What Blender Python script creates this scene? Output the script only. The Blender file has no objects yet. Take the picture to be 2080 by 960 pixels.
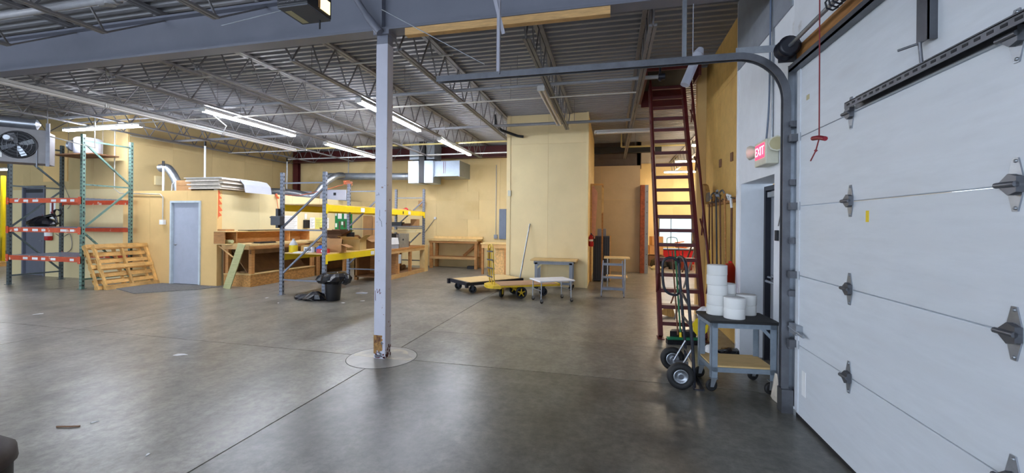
import bpy, math, random
from mathutils import Vector, Matrix
random.seed(7)
sc = bpy.context.scene
col = sc.collection
PI = math.pi

# ---------------------------------------------------------------- camera, sky, exposure
cd = bpy.data.cameras.new('camera')
cam = bpy.data.objects.new('camera', cd); col.objects.link(cam)
YAW = math.atan2(200, 844); ROLL = .009
cam.matrix_world = (Matrix.Translation((0, 0, 1.6)) @ Matrix.Rotation(YAW, 4, 'Z')
                    @ Matrix.Rotation(PI/2, 4, 'X') @ Matrix.Rotation(ROLL, 4, 'Z'))
cd.sensor_fit = 'HORIZONTAL'; cd.sensor_width = 36; cd.lens = 844/2080*36
cd.shift_y = -26/2080; cd.clip_start = .05
sc.camera = cam
sc.view_settings.view_transform = 'Standard'; sc.view_settings.look = 'None'
sc.view_settings.gamma = 1; sc.view_settings.use_curve_mapping = False
sc.view_settings.exposure = 1.4
world = bpy.data.worlds.new('sky'); sc.world = world; world.use_nodes = True
world.node_tree.nodes['Background'].inputs[0].default_value = (.72, .84, 1, 1)
world.node_tree.nodes['Background'].inputs[1].default_value = 1.9
TUBE = 48.0            # radiance of the lit fluorescent tubes

# ---------------------------------------------------------------- mesh builder
class MB:
    def __init__(s): s.v = []; s.f = []; s.sm = []
    def add(s, vs, fs, smooth=False):
        n = len(s.v); s.v += [tuple(p) for p in vs]; s.f += [tuple(i+n for i in f) for f in fs]; s.sm += [smooth]*len(fs); return s
    def box(s, x0, x1, y0, y1, z0, z1, M=None):
        vs = [Vector((x, y, z)) for z in (z0, z1) for y in (y0, y1) for x in (x0, x1)]
        if M: vs = [M @ p for p in vs]
        return s.add(vs, [(0,2,3,1),(4,5,7,6),(0,1,5,4),(2,6,7,3),(0,4,6,2),(1,3,7,5)])
    def bar(s, p, q, w, h, up=(0,0,1)):          # rectangular bar p->q, w sideways, h along up
        p = Vector(p); q = Vector(q); d = (q-p).normalized(); u = Vector(up)
        if abs(d.dot(u)) > .98: u = Vector((0,1,0))
        x = d.cross(u).normalized(); z = x.cross(d)
        vs = [a+x*i*w/2+z*j*h/2 for a in (p, q) for i, j in ((-1,-1),(1,-1),(1,1),(-1,1))]
        return s.add(vs, [(3,2,1,0),(4,5,6,7),(0,1,5,4),(1,2,6,5),(2,3,7,6),(3,0,4,7)])
    def tube(s, pts, r, n=8, closed=False):
        P = [Vector(p) for p in pts]; m = len(P); rings = []; u = None
        for i, p in enumerate(P):
            a = P[i-1] if (i or closed) else p; b = P[(i+1) % m] if (i < m-1 or closed) else p
            d = (b-a).normalized()
            if u is None: u = d.orthogonal().normalized()
            u = (u-d*u.dot(d)).normalized(); w = d.cross(u)
            rr = r[i] if isinstance(r, (list, tuple)) else r
            rings.append([p+(u*math.cos(2*PI*k/n)+w*math.sin(2*PI*k/n))*rr for k in range(n)])
        vs = [q for R in rings for q in R]; fs = []
        for i in range(m if closed else m-1):
            j = (i+1) % m
            for k in range(n): fs.append((i*n+k, i*n+(k+1)%n, j*n+(k+1)%n, j*n+k))
        s.add(vs, fs, True)
        if not closed: s.add(rings[0], [tuple(range(n))[::-1]]); s.add(rings[-1], [tuple(range(n))])
        return s
    def lathe(s, prof, n=20, M=None, smooth=True):     # profile (r, z) round z
        vs = []; fs = []; m = len(prof)
        for r, z in prof:
            for k in range(n): vs.append(Vector((r*math.cos(2*PI*k/n), r*math.sin(2*PI*k/n), z)))
        if M: vs = [M @ p for p in vs]
        for i in range(m-1):
            for k in range(n): fs.append((i*n+k, i*n+(k+1)%n, (i+1)*n+(k+1)%n, (i+1)*n+k))
        s.add(vs, fs, smooth)
        if prof[0][0] > 1e-4: s.add(vs[:n], [tuple(range(n))[::-1]])
        if prof[-1][0] > 1e-4: s.add(vs[-n:], [tuple(range(n))])
        return s
    def prism(s, poly, a, b, M=None):               # 2D polygon (x,y) extruded z a..b
        n = len(poly); vs = [Vector((x, y, a)) for x, y in poly]+[Vector((x, y, b)) for x, y in poly]
        if M: vs = [M @ p for p in vs]
        return s.add(vs, [tuple(range(n))[::-1], tuple(range(n, 2*n))]+[(k, (k+1)%n, n+(k+1)%n, n+k) for k in range(n)])
    def mesh(s, name, mat):
        me = bpy.data.meshes.new(name); me.from_pydata(s.v, [], s.f)
        me.polygons.foreach_set('use_smooth', s.sm); me.materials.append(mat); me.update(); return me
def mkobj(name, data, parent=None):
    o = bpy.data.objects.new(name, data); col.objects.link(o)
    if parent: o.parent = parent
    return o
def part(t, name, mb, mat=None, label=None, bev=0):
    o = mkobj(name, mb.mesh(name, mat) if isinstance(mb, MB) else mb, t)
    if label: o['label'] = label
    if bev: bevel(o, bev)
    return o
def bevel(o, w, seg=2):
    m = o.modifiers.new('b', 'BEVEL'); m.width = w; m.segments = seg; m.limit_method = 'ANGLE'; return o
def tag(o, label, cat, group=None, kind=None):
    o['label'] = label; o['category'] = cat
    if group: o['group'] = group
    if kind: o['kind'] = kind
    return o
def thing(name, label, cat, loc=(0,0,0), rz=0, group=None, kind='thing', M=None):
    o = mkobj(name, None); o.empty_display_size = .1
    if M: o.matrix_world = M
    else: o.location = loc; o.rotation_euler = (0, 0, rz)
    return tag(o, label, cat, group, kind)
def single(name, mb, mat, label, cat, group=None, kind='thing', loc=(0,0,0), rz=0, bev=0):
    o = mkobj(name, mb.mesh(name, mat)); o.location = loc; o.rotation_euler = (0,0,rz)
    if bev: bevel(o, bev)
    return tag(o, label, cat, group, kind)
def dup(root, loc, rz=0, label=None):
    r = root.copy(); col.objects.link(r); r.location = loc; r.rotation_euler = (0,0,rz)
    if label: r['label'] = label
    for c in root.children:
        k = c.copy(); col.objects.link(k); k.parent = r
        for g in c.children:
            h = g.copy(); col.objects.link(h); h.parent = k
    return r
def box(*a, **k): return MB().box(*a, **k)
def RX(a): return Matrix.Rotation(a, 4, 'X')
def RY(a): return Matrix.Rotation(a, 4, 'Y')
def RZ(a): return Matrix.Rotation(a, 4, 'Z')
def TR(x, y, z): return Matrix.Translation((x, y, z))
def text(t, body, size, M, mat, name='lettering'):
    c = bpy.data.curves.new(name, 'FONT'); c.body = body; c.size = size; c.extrude = .0006
    c.align_x = 'CENTER'; c.align_y = 'CENTER'; c.materials.append(mat)
    o = mkobj(name, c); dg = bpy.context.evaluated_depsgraph_get(); dg.update()
    me = bpy.data.meshes.new_from_object(o.evaluated_get(dg)); bpy.data.objects.remove(o)
    if not me.materials: me.materials.append(mat)
    o = mkobj(name, me, t); o.matrix_local = M; return o

# ---------------------------------------------------------------- materials
def lin(c): return tuple((x/255/12.92 if x <= 10 else ((x/255+.055)/1.055)**2.4) for x in c)
def mat(name, rgb, rough=.6, metal=0, var=.12, scale=5, bump=0, stretch=(1,1,1), dark=None, dthr=(.55,.7), dscale=3, spec=.5, emit=0, ranvar=.06):
    m = bpy.data.materials.new(name); m.use_nodes = True; N = m.node_tree.nodes; L = m.node_tree.links
    b = N['Principled BSDF']; b.inputs['Roughness'].default_value = rough; b.inputs['Metallic'].default_value = metal
    b.inputs['Specular IOR Level'].default_value = spec
    c = lin(rgb)
    tc = N.new('ShaderNodeTexCoord'); oi = N.new('ShaderNodeObjectInfo')
    ad = N.new('ShaderNodeVectorMath'); ad.operation = 'MULTIPLY_ADD'
    L.new(tc.outputs['Object'], ad.inputs[0]); ad.inputs[1].default_value = stretch
    cmb = N.new('ShaderNodeMath'); cmb.operation = 'MULTIPLY'; cmb.inputs[1].default_value = 37; L.new(oi.outputs['Random'], cmb.inputs[0])
    L.new(cmb.outputs[0], ad.inputs[2])
    n = N.new('ShaderNodeTexNoise'); n.inputs['Scale'].default_value = scale; n.inputs['Detail'].default_value = 5; n.inputs['Roughness'].default_value = .65
    L.new(ad.outputs[0], n.inputs['Vector'])
    r = N.new('ShaderNodeValToRGB'); r.color_ramp.elements[0].position = .3; r.color_ramp.elements[1].position = .7
    r.color_ramp.elements[0].color = (*[x*(1-var) for x in c], 1); r.color_ramp.elements[1].color = (*[min(1, x*(1+var)) for x in c], 1)
    L.new(n.outputs['Fac'], r.inputs[0]); out = r.outputs[0]
    if ranvar:
        hs = N.new('ShaderNodeHueSaturation'); mr = N.new('ShaderNodeMapRange')
        mr.inputs[3].default_value = 1-ranvar*2; mr.inputs[4].default_value = 1+ranvar*2
        L.new(oi.outputs['Random'], mr.inputs[0]); L.new(mr.outputs[0], hs.inputs['Value']); L.new(out, hs.inputs['Color']); out = hs.outputs[0]
    if dark:
        n2 = N.new('ShaderNodeTexNoise'); n2.inputs['Scale'].default_value = dscale; n2.inputs['Detail'].default_value = 6
        L.new(ad.outputs[0], n2.inputs['Vector'])
        r2 = N.new('ShaderNodeValToRGB'); r2.color_ramp.elements[0].position = dthr[0]; r2.color_ramp.elements[1].position = dthr[1]
        L.new(n2.outputs['Fac'], r2.inputs[0])
        mx = N.new('ShaderNodeMix'); mx.data_type = 'RGBA'; L.new(r2.outputs[0], mx.inputs[0]); L.new(out, mx.inputs[6])
        mx.inputs[7].default_value = (*lin(dark), 1); out = mx.outputs[2]
    L.new(out, b.inputs['Base Color'])
    if bump:
        bp = N.new('ShaderNodeBump'); bp.inputs['Strength'].default_value = bump; bp.inputs['Distance'].default_value = .01
        L.new(n.outputs['Fac'], bp.inputs['Height']); L.new(bp.outputs[0], b.inputs['Normal'])
    if emit:
        b.inputs['Emission Color'].default_value = (*c, 1); b.inputs['Emission Strength'].default_value = emit
    return m
def wood(name, rgb, var=.3, stretch=(2,2,18), **k): return mat(name, rgb, .7, 0, var, 3, .1, stretch, **k)
W = {}
W['yellow'] = mat('yellow_wall_paint', (216,192,140), .75, var=.06, scale=1.2, dark=(190,160,104), dthr=(.58,.85), dscale=.8, ranvar=.03)
W['pillar'] = mat('front_lit_yellow_paint', (234,214,166), .75, var=.05, scale=1.2, dark=(210,184,130), dthr=(.58,.85), dscale=.8, ranvar=.02)  # same yellow as the walls, lightened: front light put into the colour
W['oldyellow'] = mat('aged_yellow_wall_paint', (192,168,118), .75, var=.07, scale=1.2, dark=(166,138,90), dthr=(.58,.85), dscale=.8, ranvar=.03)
W['cream'] = mat('cream_wall_paint', (214,198,152), .75, var=.05, scale=1.2, ranvar=.02)
W['tan'] = mat('tan_wall_paint', (220,184,122), .75, var=.06, scale=1.5, ranvar=.02)
W['yosb'] = mat('yellow_board_paint', (206,166,92), .6, var=.1, scale=9, bump=.25, dark=(176,132,64), dthr=(.55,.8), dscale=1.2, ranvar=.03)
W['brownpanel'] = mat('brown_panel', (184,164,134), .75, var=.06, scale=2, ranvar=.02)
W['dkpaint'] = mat('dark_upper_wall', (96,84,78), .8)
W['white'] = mat('white_block_paint', (222,226,232), .6, var=.05, scale=4, dark=(150,140,128), dthr=(.66,.8), dscale=3, bump=.05)
W['grey'] = mat('grey_wall_paint', (120,122,128), .7, var=.08)
W['doorwhite'] = mat('white_overhead_door_skin', (210,216,223), .45, var=.05, scale=3, stretch=(1,1,6), bump=.04, dark=(204,208,214), dthr=(.55,.75), dscale=1.5, ranvar=.01)
W['greydoor'] = mat('grey_door_paint', (166,172,186), .5, var=.05)
W['greydoordk'] = mat('slate_door_paint', (98,102,116), .5, var=.05)
W['frameblue'] = mat('pale_door_frame_paint', (186,196,202), .5)
W['deck'] = mat('grey_deck_paint', (146,146,150), .45, var=.08, scale=1)
W['steel'] = mat('lavender_steel_paint', (118,120,132), .45, var=.06, scale=2)
W['colwhite'] = mat('white_column_paint', (178,178,190), .4, var=.05, scale=3, dark=(120,90,84), dthr=(.68,.72), dscale=14)
W['joist'] = mat('grey_joist_paint', (118,116,118), .5, var=.15, scale=2)
W['redsteel'] = mat('dark_red_steel', (86,28,30), .45, var=.15, scale=6)
W['galv'] = mat('galvanised_steel', (158,163,170), .35, .8, .15, 9)
W['galvdk'] = mat('dull_track_steel', (104,106,112), .4, .7, .2, 6)
W['duct'] = mat('shiny_duct_metal', (168,178,190), .32, .8, .1, 3)
W['ductgrey'] = mat('grey_round_duct', (136,142,148), .45, .5, .1, 5)
W['foil'] = mat('crinkled_foil', (200,206,212), .3, .9, .2, 30, .8)
W['rackgreen'] = mat('green_rack_paint', (104,136,124), .45, var=.12, scale=12, dark=(70,84,80), dscale=8)
W['rackdk'] = mat('dark_green_rack_paint', (72,84,88), .45, var=.15, scale=12)
W['rackgrey'] = mat('blue_grey_rack_paint', (118,124,138), .45, var=.12, scale=12)
W['hole'] = mat('dark_slot', (38,40,44), .8)
W['orange'] = mat('orange_beam_paint', (206,78,40), .45, var=.15, scale=8, dark=(222,196,180), dthr=(.62,.66), dscale=9)
W['beamyellow'] = mat('yellow_beam_paint', (240,208,20), .4, var=.06, scale=5)
W['pallet'] = wood('pallet_wood', (206,160,92), .28, ranvar=.14)
W['pine'] = wood('pine_lumber', (206,164,108), .22, ranvar=.08)
W['pineold'] = wood('worn_orange_lumber', (182,128,72), .3, ranvar=.1)
W['plytop'] = wood('plywood_top', (214,182,124), .14, stretch=(2,12,2))
W['osb'] = mat('osb_board', (176,128,70), .75, var=.45, scale=28, bump=.2, stretch=(1,.45,1))
W['deckbrown'] = wood('scuffed_brown_ply', (160,124,92), .15, (2,12,2))
W['greenwood'] = wood('greenish_treated_lumber', (186,184,132), .2)
W['plydark'] = mat('dark_plywood', (132,96,62), .75, var=.2, scale=4)
W['card'] = mat('cardboard', (176,132,86), .8, var=.1, scale=5, ranvar=.12)
W['carddk'] = mat('cardboard_inside', (116,82,56), .85, var=.12, scale=5)
W['ylwcard'] = mat('tan_carton', (196,164,104), .8, var=.08)
W['paper'] = mat('white_paper', (236,238,240), .7, var=.03)
W['black'] = mat('black_plastic', (24,24,28), .4, var=.2)
W['bag'] = mat('black_bin_bag', (22,22,28), .22, var=.3, scale=20, bump=.6)
W['rubber'] = mat('black_rubber', (28,28,30), .65, var=.25, scale=10)
W['blackmetal'] = mat('black_painted_steel', (34,36,46), .4, .2, .2, 8)
W['greybox'] = mat('dark_grey_plastic', (74,76,82), .5)
W['grey'] = mat('mid_grey_plastic', (140,146,156), .5)
W['cartblue'] = mat('blue_grey_cart_paint', (128,140,152), .45, var=.15, scale=10)
W['tablegrey'] = mat('grey_table_leg_paint', (128,134,144), .45)
W['laminate'] = mat('white_laminate', (214,216,224), .35, var=.03)
W['roll'] = mat('white_paper_roll', (232,232,230), .85, var=.03, scale=3, ranvar=.02)
W['core'] = mat('brown_core', (90,76,64), .9)
W['yelpaint'] = mat('yellow_truck_paint', (202,168,30), .45, var=.14, scale=9, dark=(120,96,30), dthr=(.64,.7), dscale=8)
W['yelplastic'] = mat('yellow_plastic', (236,208,30), .4)
W['red'] = mat('red_plastic', (186,24,34), .35)
W['redcord'] = mat('red_cord', (122,38,46), .7)
W['green'] = mat('green_plastic', (30,110,74), .5)
W['poster'] = mat('green_poster', (22,126,74), .6, var=.05)
W['posterdk'] = mat('dark_poster_picture', (84,70,60), .6, var=.4, scale=20)
W['blue'] = mat('blue_plastic', (50,104,196), .5)
W['pvc'] = mat('white_pvc', (222,224,226), .4)
W['cream_plastic'] = mat('cream_plastic', (206,204,186), .5)
W['gas'] = mat('yellow_gas_pipe', (206,190,130), .5)
W['pipe'] = mat('grey_pipe_paint', (146,146,150), .45)
W['conduit'] = mat('pale_conduit', (196,192,182), .4, .3)
W['orangecord'] = mat('orange_cord', (226,106,60), .6)
W['mat'] = mat('grey_floor_mat', (112,110,108), .95, var=.3, scale=30, bump=.8)
W['insul'] = mat('pink_insulation', (226,180,160), .9, var=.12, scale=10)
W['brownstick'] = wood('brown_handle', (104,66,42), .2)
W['straw'] = mat('straw_bristle', (170,128,70), .9, var=.3, scale=40, stretch=(1,1,.1))
W['extred'] = mat('extinguisher_red', (170,18,26), .3)
W['glass'] = None
W['tube'] = mat('lit_tube', (236,242,255), .5, var=0, ranvar=0, emit=TUBE)
W['tubeoff'] = mat('unlit_tube', (214,210,206), .4, var=.02)
W['tubewarm'] = mat('lit_warm_tube', (255,238,212), .5, var=0, ranvar=0, emit=TUBE)
W['fixture'] = mat('white_fixture_enamel', (196,194,190), .4, var=.04)
W['exitred'] = mat('exit_sign_glow', (255,40,70), .5, var=0, ranvar=0, emit=1.6)
W['exitdk'] = mat('exit_sign_letters', (255,150,160), .5, var=0, ranvar=0, emit=1.6)
W['lens'] = mat('lit_lamp_lens', (255,226,160), .4, var=.05, ranvar=0, emit=.9)
W['label'] = mat('yellowed_label', (190,180,140), .7, var=.08)
W['ink'] = mat('grey_ink', (120,118,120), .7)
W['inkdk'] = mat('dark_ink', (40,40,46), .7)
W['bluepanel'] = mat('slate_blue_panel', (110,122,144), .5)
W['boardgrey'] = mat('grey_board', (176,178,190), .7, var=.05)
W['drywall'] = mat('plasterboard_edge', (206,196,182), .8, var=.15, scale=12)
W['grass'] = mat('lawn', (170,196,150), .9, var=.3, scale=3)
def glass_mat():
    m = bpy.data.materials.new('window_glass'); m.use_nodes = True; N = m.node_tree.nodes; L = m.node_tree.links
    N.remove(N['Principled BSDF']); t = N.new('ShaderNodeBsdfTransparent'); g = N.new('ShaderNodeBsdfGlossy'); g.inputs[1].default_value = .02
    mx = N.new('ShaderNodeMixShader'); mx.inputs[0].default_value = .08
    L.new(t.outputs[0], mx.inputs[1]); L.new(g.outputs[0], mx.inputs[2]); L.new(mx.outputs[0], N['Material Output'].inputs[0]); return m
W['glass'] = glass_mat()
def concrete(nm='sealed_concrete', k=1):
    m = bpy.data.materials.new(nm); m.use_nodes = True; N = m.node_tree.nodes; L = m.node_tree.links
    b = N['Principled BSDF']; tc = N.new('ShaderNodeTexCoord')
    def noise(s, d, st=(1,1,1), rg=.6):
        mp = N.new('ShaderNodeMapping'); mp.inputs['Scale'].default_value = st; L.new(tc.outputs['Object'], mp.inputs[0])
        n = N.new('ShaderNodeTexNoise'); n.inputs['Scale'].default_value = s; n.inputs['Detail'].default_value = d; n.inputs['Roughness'].default_value = rg
        L.new(mp.outputs[0], n.inputs['Vector']); return n.outputs['Fac']
    def ramp(f, *st):
        r = N.new('ShaderNodeValToRGB'); e = r.color_ramp.elements
        while len(e) < len(st): e.new(.5)
        for k, (p, c) in enumerate(st): e[k].position = p; e[k].color = (*lin(c), 1) if len(c) == 3 else (c[0], c[0], c[0], 1)
        L.new(f, r.inputs[0]); return r.outputs[0]
    def mix(mode, fac, a, c):
        x = N.new('ShaderNodeMix'); x.data_type = 'RGBA'; x.blend_type = mode
        if isinstance(fac, float): x.inputs[0].default_value = fac
        else: L.new(fac, x.inputs[0])
        L.new(a, x.inputs[6]); L.new(c, x.inputs[7]); return x.outputs[2]
    big = noise(.35, 4); mid = noise(1.6, 8, (1, .6, 1), .7); fine = noise(14, 8, rg=.75); spots = noise(3, 6, (1,.7,1), rg=.6)
    base = ramp(mid, (.25, (140,138,132)), (.5, (168,165,157)), (.75, (186,183,175)))
    bigc = ramp(big, (.3, (196,190,170)), (.55, (220,220,220)), (.75, (255,255,255)))
    c = mix('MULTIPLY', .8, base, bigc)
    c = mix('MULTIPLY', .75, c, ramp(fine, (.3, (150,150,148)), (.6, (255,255,255))))
    c = mix('MULTIPLY', .7, c, ramp(spots, (.2, (120,118,114)), (.6, (255,255,255))))
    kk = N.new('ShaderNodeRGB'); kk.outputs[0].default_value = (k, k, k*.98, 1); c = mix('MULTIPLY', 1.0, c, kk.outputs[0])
    L.new(c, b.inputs['Base Color'])
    b.inputs['Roughness'].default_value = .31
    b.inputs['Specular IOR Level'].default_value = .55
    bp = N.new('ShaderNodeBump'); bp.inputs['Strength'].default_value = .12; bp.inputs['Distance'].default_value = .01
    L.new(fine, bp.inputs['Height']); L.new(bp.outputs[0], b.inputs['Normal']); return m
W['concrete'] = concrete(); W['concretemid'] = concrete('mid_dark_concrete', .84); W['concretedark'] = concrete('dark_concrete', .58)  # darker tones for the two right-hand slabs nearest the overhead door
W['patch'] = mat('pale_grout_patch', (184,178,156), .34, var=.18, scale=6, dark=(150,146,138), dthr=(.45,.62), dscale=4, ranvar=0)
W['patchgrey'] = mat('grey_grout_patch', (166,163,155), .33, var=.15, scale=5, dark=(138,136,130), dthr=(.45,.7), dscale=3, ranvar=0)
W['crack'] = mat('dark_joint', (48,46,44), .8)

# ---------------------------------------------------------------- setting: floor
def structure(name, label, cat):
    return thing(name, label, cat, kind='structure')
fl = structure('floor', 'glossy stained grey concrete slab floor with saw-cut joints', 'floor')
part(fl, 'joint_bed', box(-32, 8, -9, 26, -.12, -.012), W['crack'])
def slab_x(a, b): return a+.006, b-.006
XS = [-32, -22.4, -17.45, -12.5, -7.55, -2.6, 8]; YS = [-9, -.5, 4.45, 9.4, 14.35, 26]
for i in range(len(XS)-1):
    for j in range(len(YS)-1):
        x0, x1 = slab_x(XS[i], XS[i+1]); y0, y1 = slab_x(YS[j], YS[j+1])
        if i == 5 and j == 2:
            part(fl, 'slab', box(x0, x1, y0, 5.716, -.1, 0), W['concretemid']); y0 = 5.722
        part(fl, 'slab', box(x0, x1, y0, y1, -.1, 0), W['concretedark' if (i, j) == (5, 1) else 'concrete'])
n = 40
part(fl, 'grout_patch', MB().prism([(-2.63+.40*math.cos(2*PI*k/n), 4.46+.40*math.sin(2*PI*k/n)) for k in range(n)], -.01, .0015), W['patchgrey'])
part(fl, 'pale_grout', MB().prism([(-2.63+(.36+.03*math.sin(7*a))*math.cos(a), 4.42+(.34+.03*math.cos(5*a))*math.sin(a)) for a in [k*PI/16 for k in range(17)]], .0, .003), W['patch'])
part(fl, 'patch_joint', MB().tube([(-2.63+.405*math.cos(2*PI*k/n), 4.46+.405*math.sin(2*PI*k/n), .0) for k in range(n)], .003, 6, True), W['crack'])

# ---------------------------------------------------------------- setting: walls made of boards
def cut(rects, hole):
    out = []
    a0, a1, b0, b1 = hole
    for (s0, s1, z0, z1) in rects:
        if a1 <= s0 or a0 >= s1 or b1 <= z0 or b0 >= z1: out.append((s0, s1, z0, z1)); continue
        if a0 > s0: out.append((s0, a0, z0, z1))
        if a1 < s1: out.append((a1, s1, z0, z1))
        lo, hi = max(s0, a0), min(s1, a1)
        if b0 > z0: out.append((lo, hi, z0, b0))
        if b1 < z1: out.append((lo, hi, b1, z1))
    return out
def wall(name, p, q, z0, z1, label, m, core, holes=(), pw=1.22, ph=2.44, off=0, thick=.12, board=.012, mats=None, boards=True):
    """stands on line p->q; boards are proud on the left-hand side of p->q"""
    p = Vector((*p, 0)); q = Vector((*q, 0)); d = (q-p); ln = d.length; d.normalize()
    M = Matrix.Translation(p) @ RZ(math.atan2(d.y, d.x))
    t = structure(name, label, 'wall')
    rs = [(0, ln, z0, z1)]
    for h in holes: rs = cut(rs, h)
    mb = MB()
    for r in rs: mb.box(r[0], r[1], -thick, 0 if boards else board, r[2], r[3], M)
    part(t, 'core', mb, core)
    if boards:
        s = -off; k = 0
        while s < ln-.02:
            zz = z0
            while zz < z1-.02:
                rr = [(max(0, s)+.002, min(ln, s+pw)-.002, zz+.002, min(z1, zz+ph)-.002)]
                for h in holes: rr = cut(rr, h)
                for r in rr:
                    if r[1]-r[0] > .01 and r[3]-r[2] > .01:
                        mm = mats(r) if mats else m
                        part(t, 'panel', box(r[0], r[1], 0, board, r[2], r[3], M), mm)
                zz += ph
            s += pw; k += 1
    return t
Z = 4.42
# front-facing wall on the left with the slate door (visible side faces -Y, so run from right to left)
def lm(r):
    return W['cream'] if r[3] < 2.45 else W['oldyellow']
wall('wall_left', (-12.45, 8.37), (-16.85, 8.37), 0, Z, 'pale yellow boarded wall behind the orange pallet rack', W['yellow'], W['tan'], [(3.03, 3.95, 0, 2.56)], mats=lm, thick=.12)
wall('wall_office_front', (-9.4, 8.27), (-12.45, 8.27), 0, 2.36, 'low tan wall of the inner office around the grey door', W['tan'], W['tan'], [(.49, 1.46, 0, 2.1)], off=.3)
wall('wall_office_side', (-9.42, 14.4), (-9.42, 8.27), 0, 2.38, 'low cream side wall of the inner office behind the packing benches', W['cream'], W['drywall'], thick=.1)
single('ceiling_office', box(-12.44, -9.44, 8.3, 14.38, 2.30, 2.35), W['boardgrey'], 'flat plywood roof of the inner office', 'ceiling', kind='structure')
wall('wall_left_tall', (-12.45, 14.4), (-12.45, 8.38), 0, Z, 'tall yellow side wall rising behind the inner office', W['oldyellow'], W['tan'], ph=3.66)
wall('wall_back', (-2.64, 14.4), (-12.45, 14.4), 0, 3.95, 'yellow boarded back wall behind the benches and ductwork', W['yellow'], W['tan'])
wall('wall_back_upper', (-2.64, 14.46), (-12.45, 14.46), 3.95, Z+.1, 'dark red strip of wall steel over the yellow back wall', W['redsteel'], W['redsteel'], boards=False)
# pillar box
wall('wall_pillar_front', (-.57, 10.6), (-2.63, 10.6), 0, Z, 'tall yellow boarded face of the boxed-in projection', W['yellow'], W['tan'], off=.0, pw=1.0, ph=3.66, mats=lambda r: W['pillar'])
wall('wall_pillar_right', (-.57, 14.6), (-.57, 10.6), 0, Z, 'narrow right side of the boxed-in projection', W['yellow'], W['tan'])
wall('wall_pillar_left', (-2.63, 10.72), (-2.63, 14.5), 0, Z, 'left side of the boxed-in projection', W['yellow'], W['tan'], board=.01)
wall('wall_passage', (.96, 14.6), (-.57, 14.6), 0, 3.6, 'brown boarded wall at the end of the passage', W['brownpanel'], W['tan'], pw=1.27)
single('wall_passage_upper', box(-.57, 1.0, 14.75, 14.85, 3.5, Z+.1), W['dkpaint'], 'dark upper wall above the brown passage wall', 'wall', kind='structure')
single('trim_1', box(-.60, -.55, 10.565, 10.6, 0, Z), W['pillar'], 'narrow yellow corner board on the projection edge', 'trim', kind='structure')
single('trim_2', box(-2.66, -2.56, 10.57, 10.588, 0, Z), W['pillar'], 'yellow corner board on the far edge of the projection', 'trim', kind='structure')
# right side
wall('wall_right', (1.66, 5.78), (1.66, 8.0), 0, Z, 'ochre yellow boarded wall with tools hanging on it', W['yosb'], W['tan'], ph=3.66, board=.012)
wall('wall_right_return', (1.5, 8.14), (5.2, 8.14), 0, Z, 'yellow cross wall of the far room', W['yellow'], W['tan'], boards=False)
wall('wall_far', (5.2, 20), (.9, 20), 0, Z, 'bright yellow end wall of the far room with a window', W['yellow'], W['tan'], [(1.62, 3.06, .74, 1.92)])
wall('wall_far_right', (5.2, 8.1), (5.2, 20), 0, Z, 'yellow right wall of the far room', W['yellow'], W['tan'])
wall('wall_far_left', (.98, 20), (.98, 14.75), 0, Z, 'yellow left wall of the far room', W['yellow'], W['tan'])
wall('wall_entry', (1.57, 4.12), (1.57, 5.78), 0, Z, 'white painted block wall around the side door', W['white'], W['white'], [(.43, 1.5, 0, 2.11)], thick=.34, boards=False)
wall('wall_header', (1.57, -.7), (1.57, 4.12), 2.92, Z, 'white wall above the overhead door', W['white'], W['white'], boards=False, thick=.34)
wall('wall_front_right', (1.57, -9), (1.57, -.7), 0, Z, 'white wall beyond the overhead door', W['white'], W['white'], boards=False, thick=.34)
wall('wall_annex', (-16.85, 16), (-30, 16), 0, Z, 'yellow wall of the side bay', W['yellow'], W['tan'], boards=False)
wall('wall_annex_left', (-30, 16), (-30, -9), 0, Z, 'far side wall of the building', W['cream'], W['cream'], boards=False)
wall('wall_annex_return', (-16.85, 8.49), (-16.85, 16), 0, Z, 'short yellow return wall beside the slate door', W['yellow'], W['tan'], boards=False)
# dark upper band on the white wall by the door
single('trim_3', box(1.545, 1.57, 4.14, 5.76, 3.55, Z), W['grey'], 'grey strip along the top of the white wall', 'trim', kind='structure')
single('trim_4', box(1.552, 1.6, 5.72, 5.80, 0, Z), W['white'], 'white corner strip where the white wall meets the ochre wall', 'trim', kind='structure')

# corrugated roof deck
mb = MB(); y = -9.0; pts = []
while y < 26:
    pts += [(y, 4.42), (y+.052, 4.42), (y+.062, 4.462), (y+.142, 4.462)]; y += .152
vs = [(x, a, b) for a, b in pts for x in (-32, 8)]; fs = [(2*k, 2*k+2, 2*k+3, 2*k+1) for k in range(len(pts)-1)]
mb.add(vs, fs)
single('ceiling', mb, W['deck'], 'grey corrugated steel roof deck', 'ceiling', kind='structure')
single('roof', box(-32, 8, -9, 26, 4.47, 4.6), W['hole'], 'roof slab over the steel deck', 'roof', kind='structure')

# ---------------------------------------------------------------- setting: doors and window
def hinged(name, label, w, h, M, leafm, framem, fw=.05, depth=.1, handle_side=-1, open_depth=.03):
    t = thing(name, label, 'door', kind='structure', M=M)          # local x along wall, -y towards the viewer
    fr = MB().box(-w/2-fw, -w/2, -.03, depth, 0, h+fw).box(w/2, w/2+fw, -.03, depth, 0, h+fw).box(-w/2, w/2, -.03, depth, h, h+fw)
    part(t, 'door_frame', fr, framem)
    lf = part(t, 'door_leaf', box(-w/2+.004, w/2-.004, open_depth, open_depth+.045, .012, h-.004), leafm)
    hx = handle_side*(w/2-.07)
    hd = MB().lathe([(.03, 0), (.03, .012), (.012, .014), (.012, .05)], 12, TR(hx, open_depth, 1.0) @ RX(PI/2))
    hd.tube([(hx, open_depth-.05, 1.0), (hx-handle_side*.1, open_depth-.05, 1.0)], .009, 8)
    part(lf, 'door_handle', hd, W['galv'])
    return t
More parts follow.
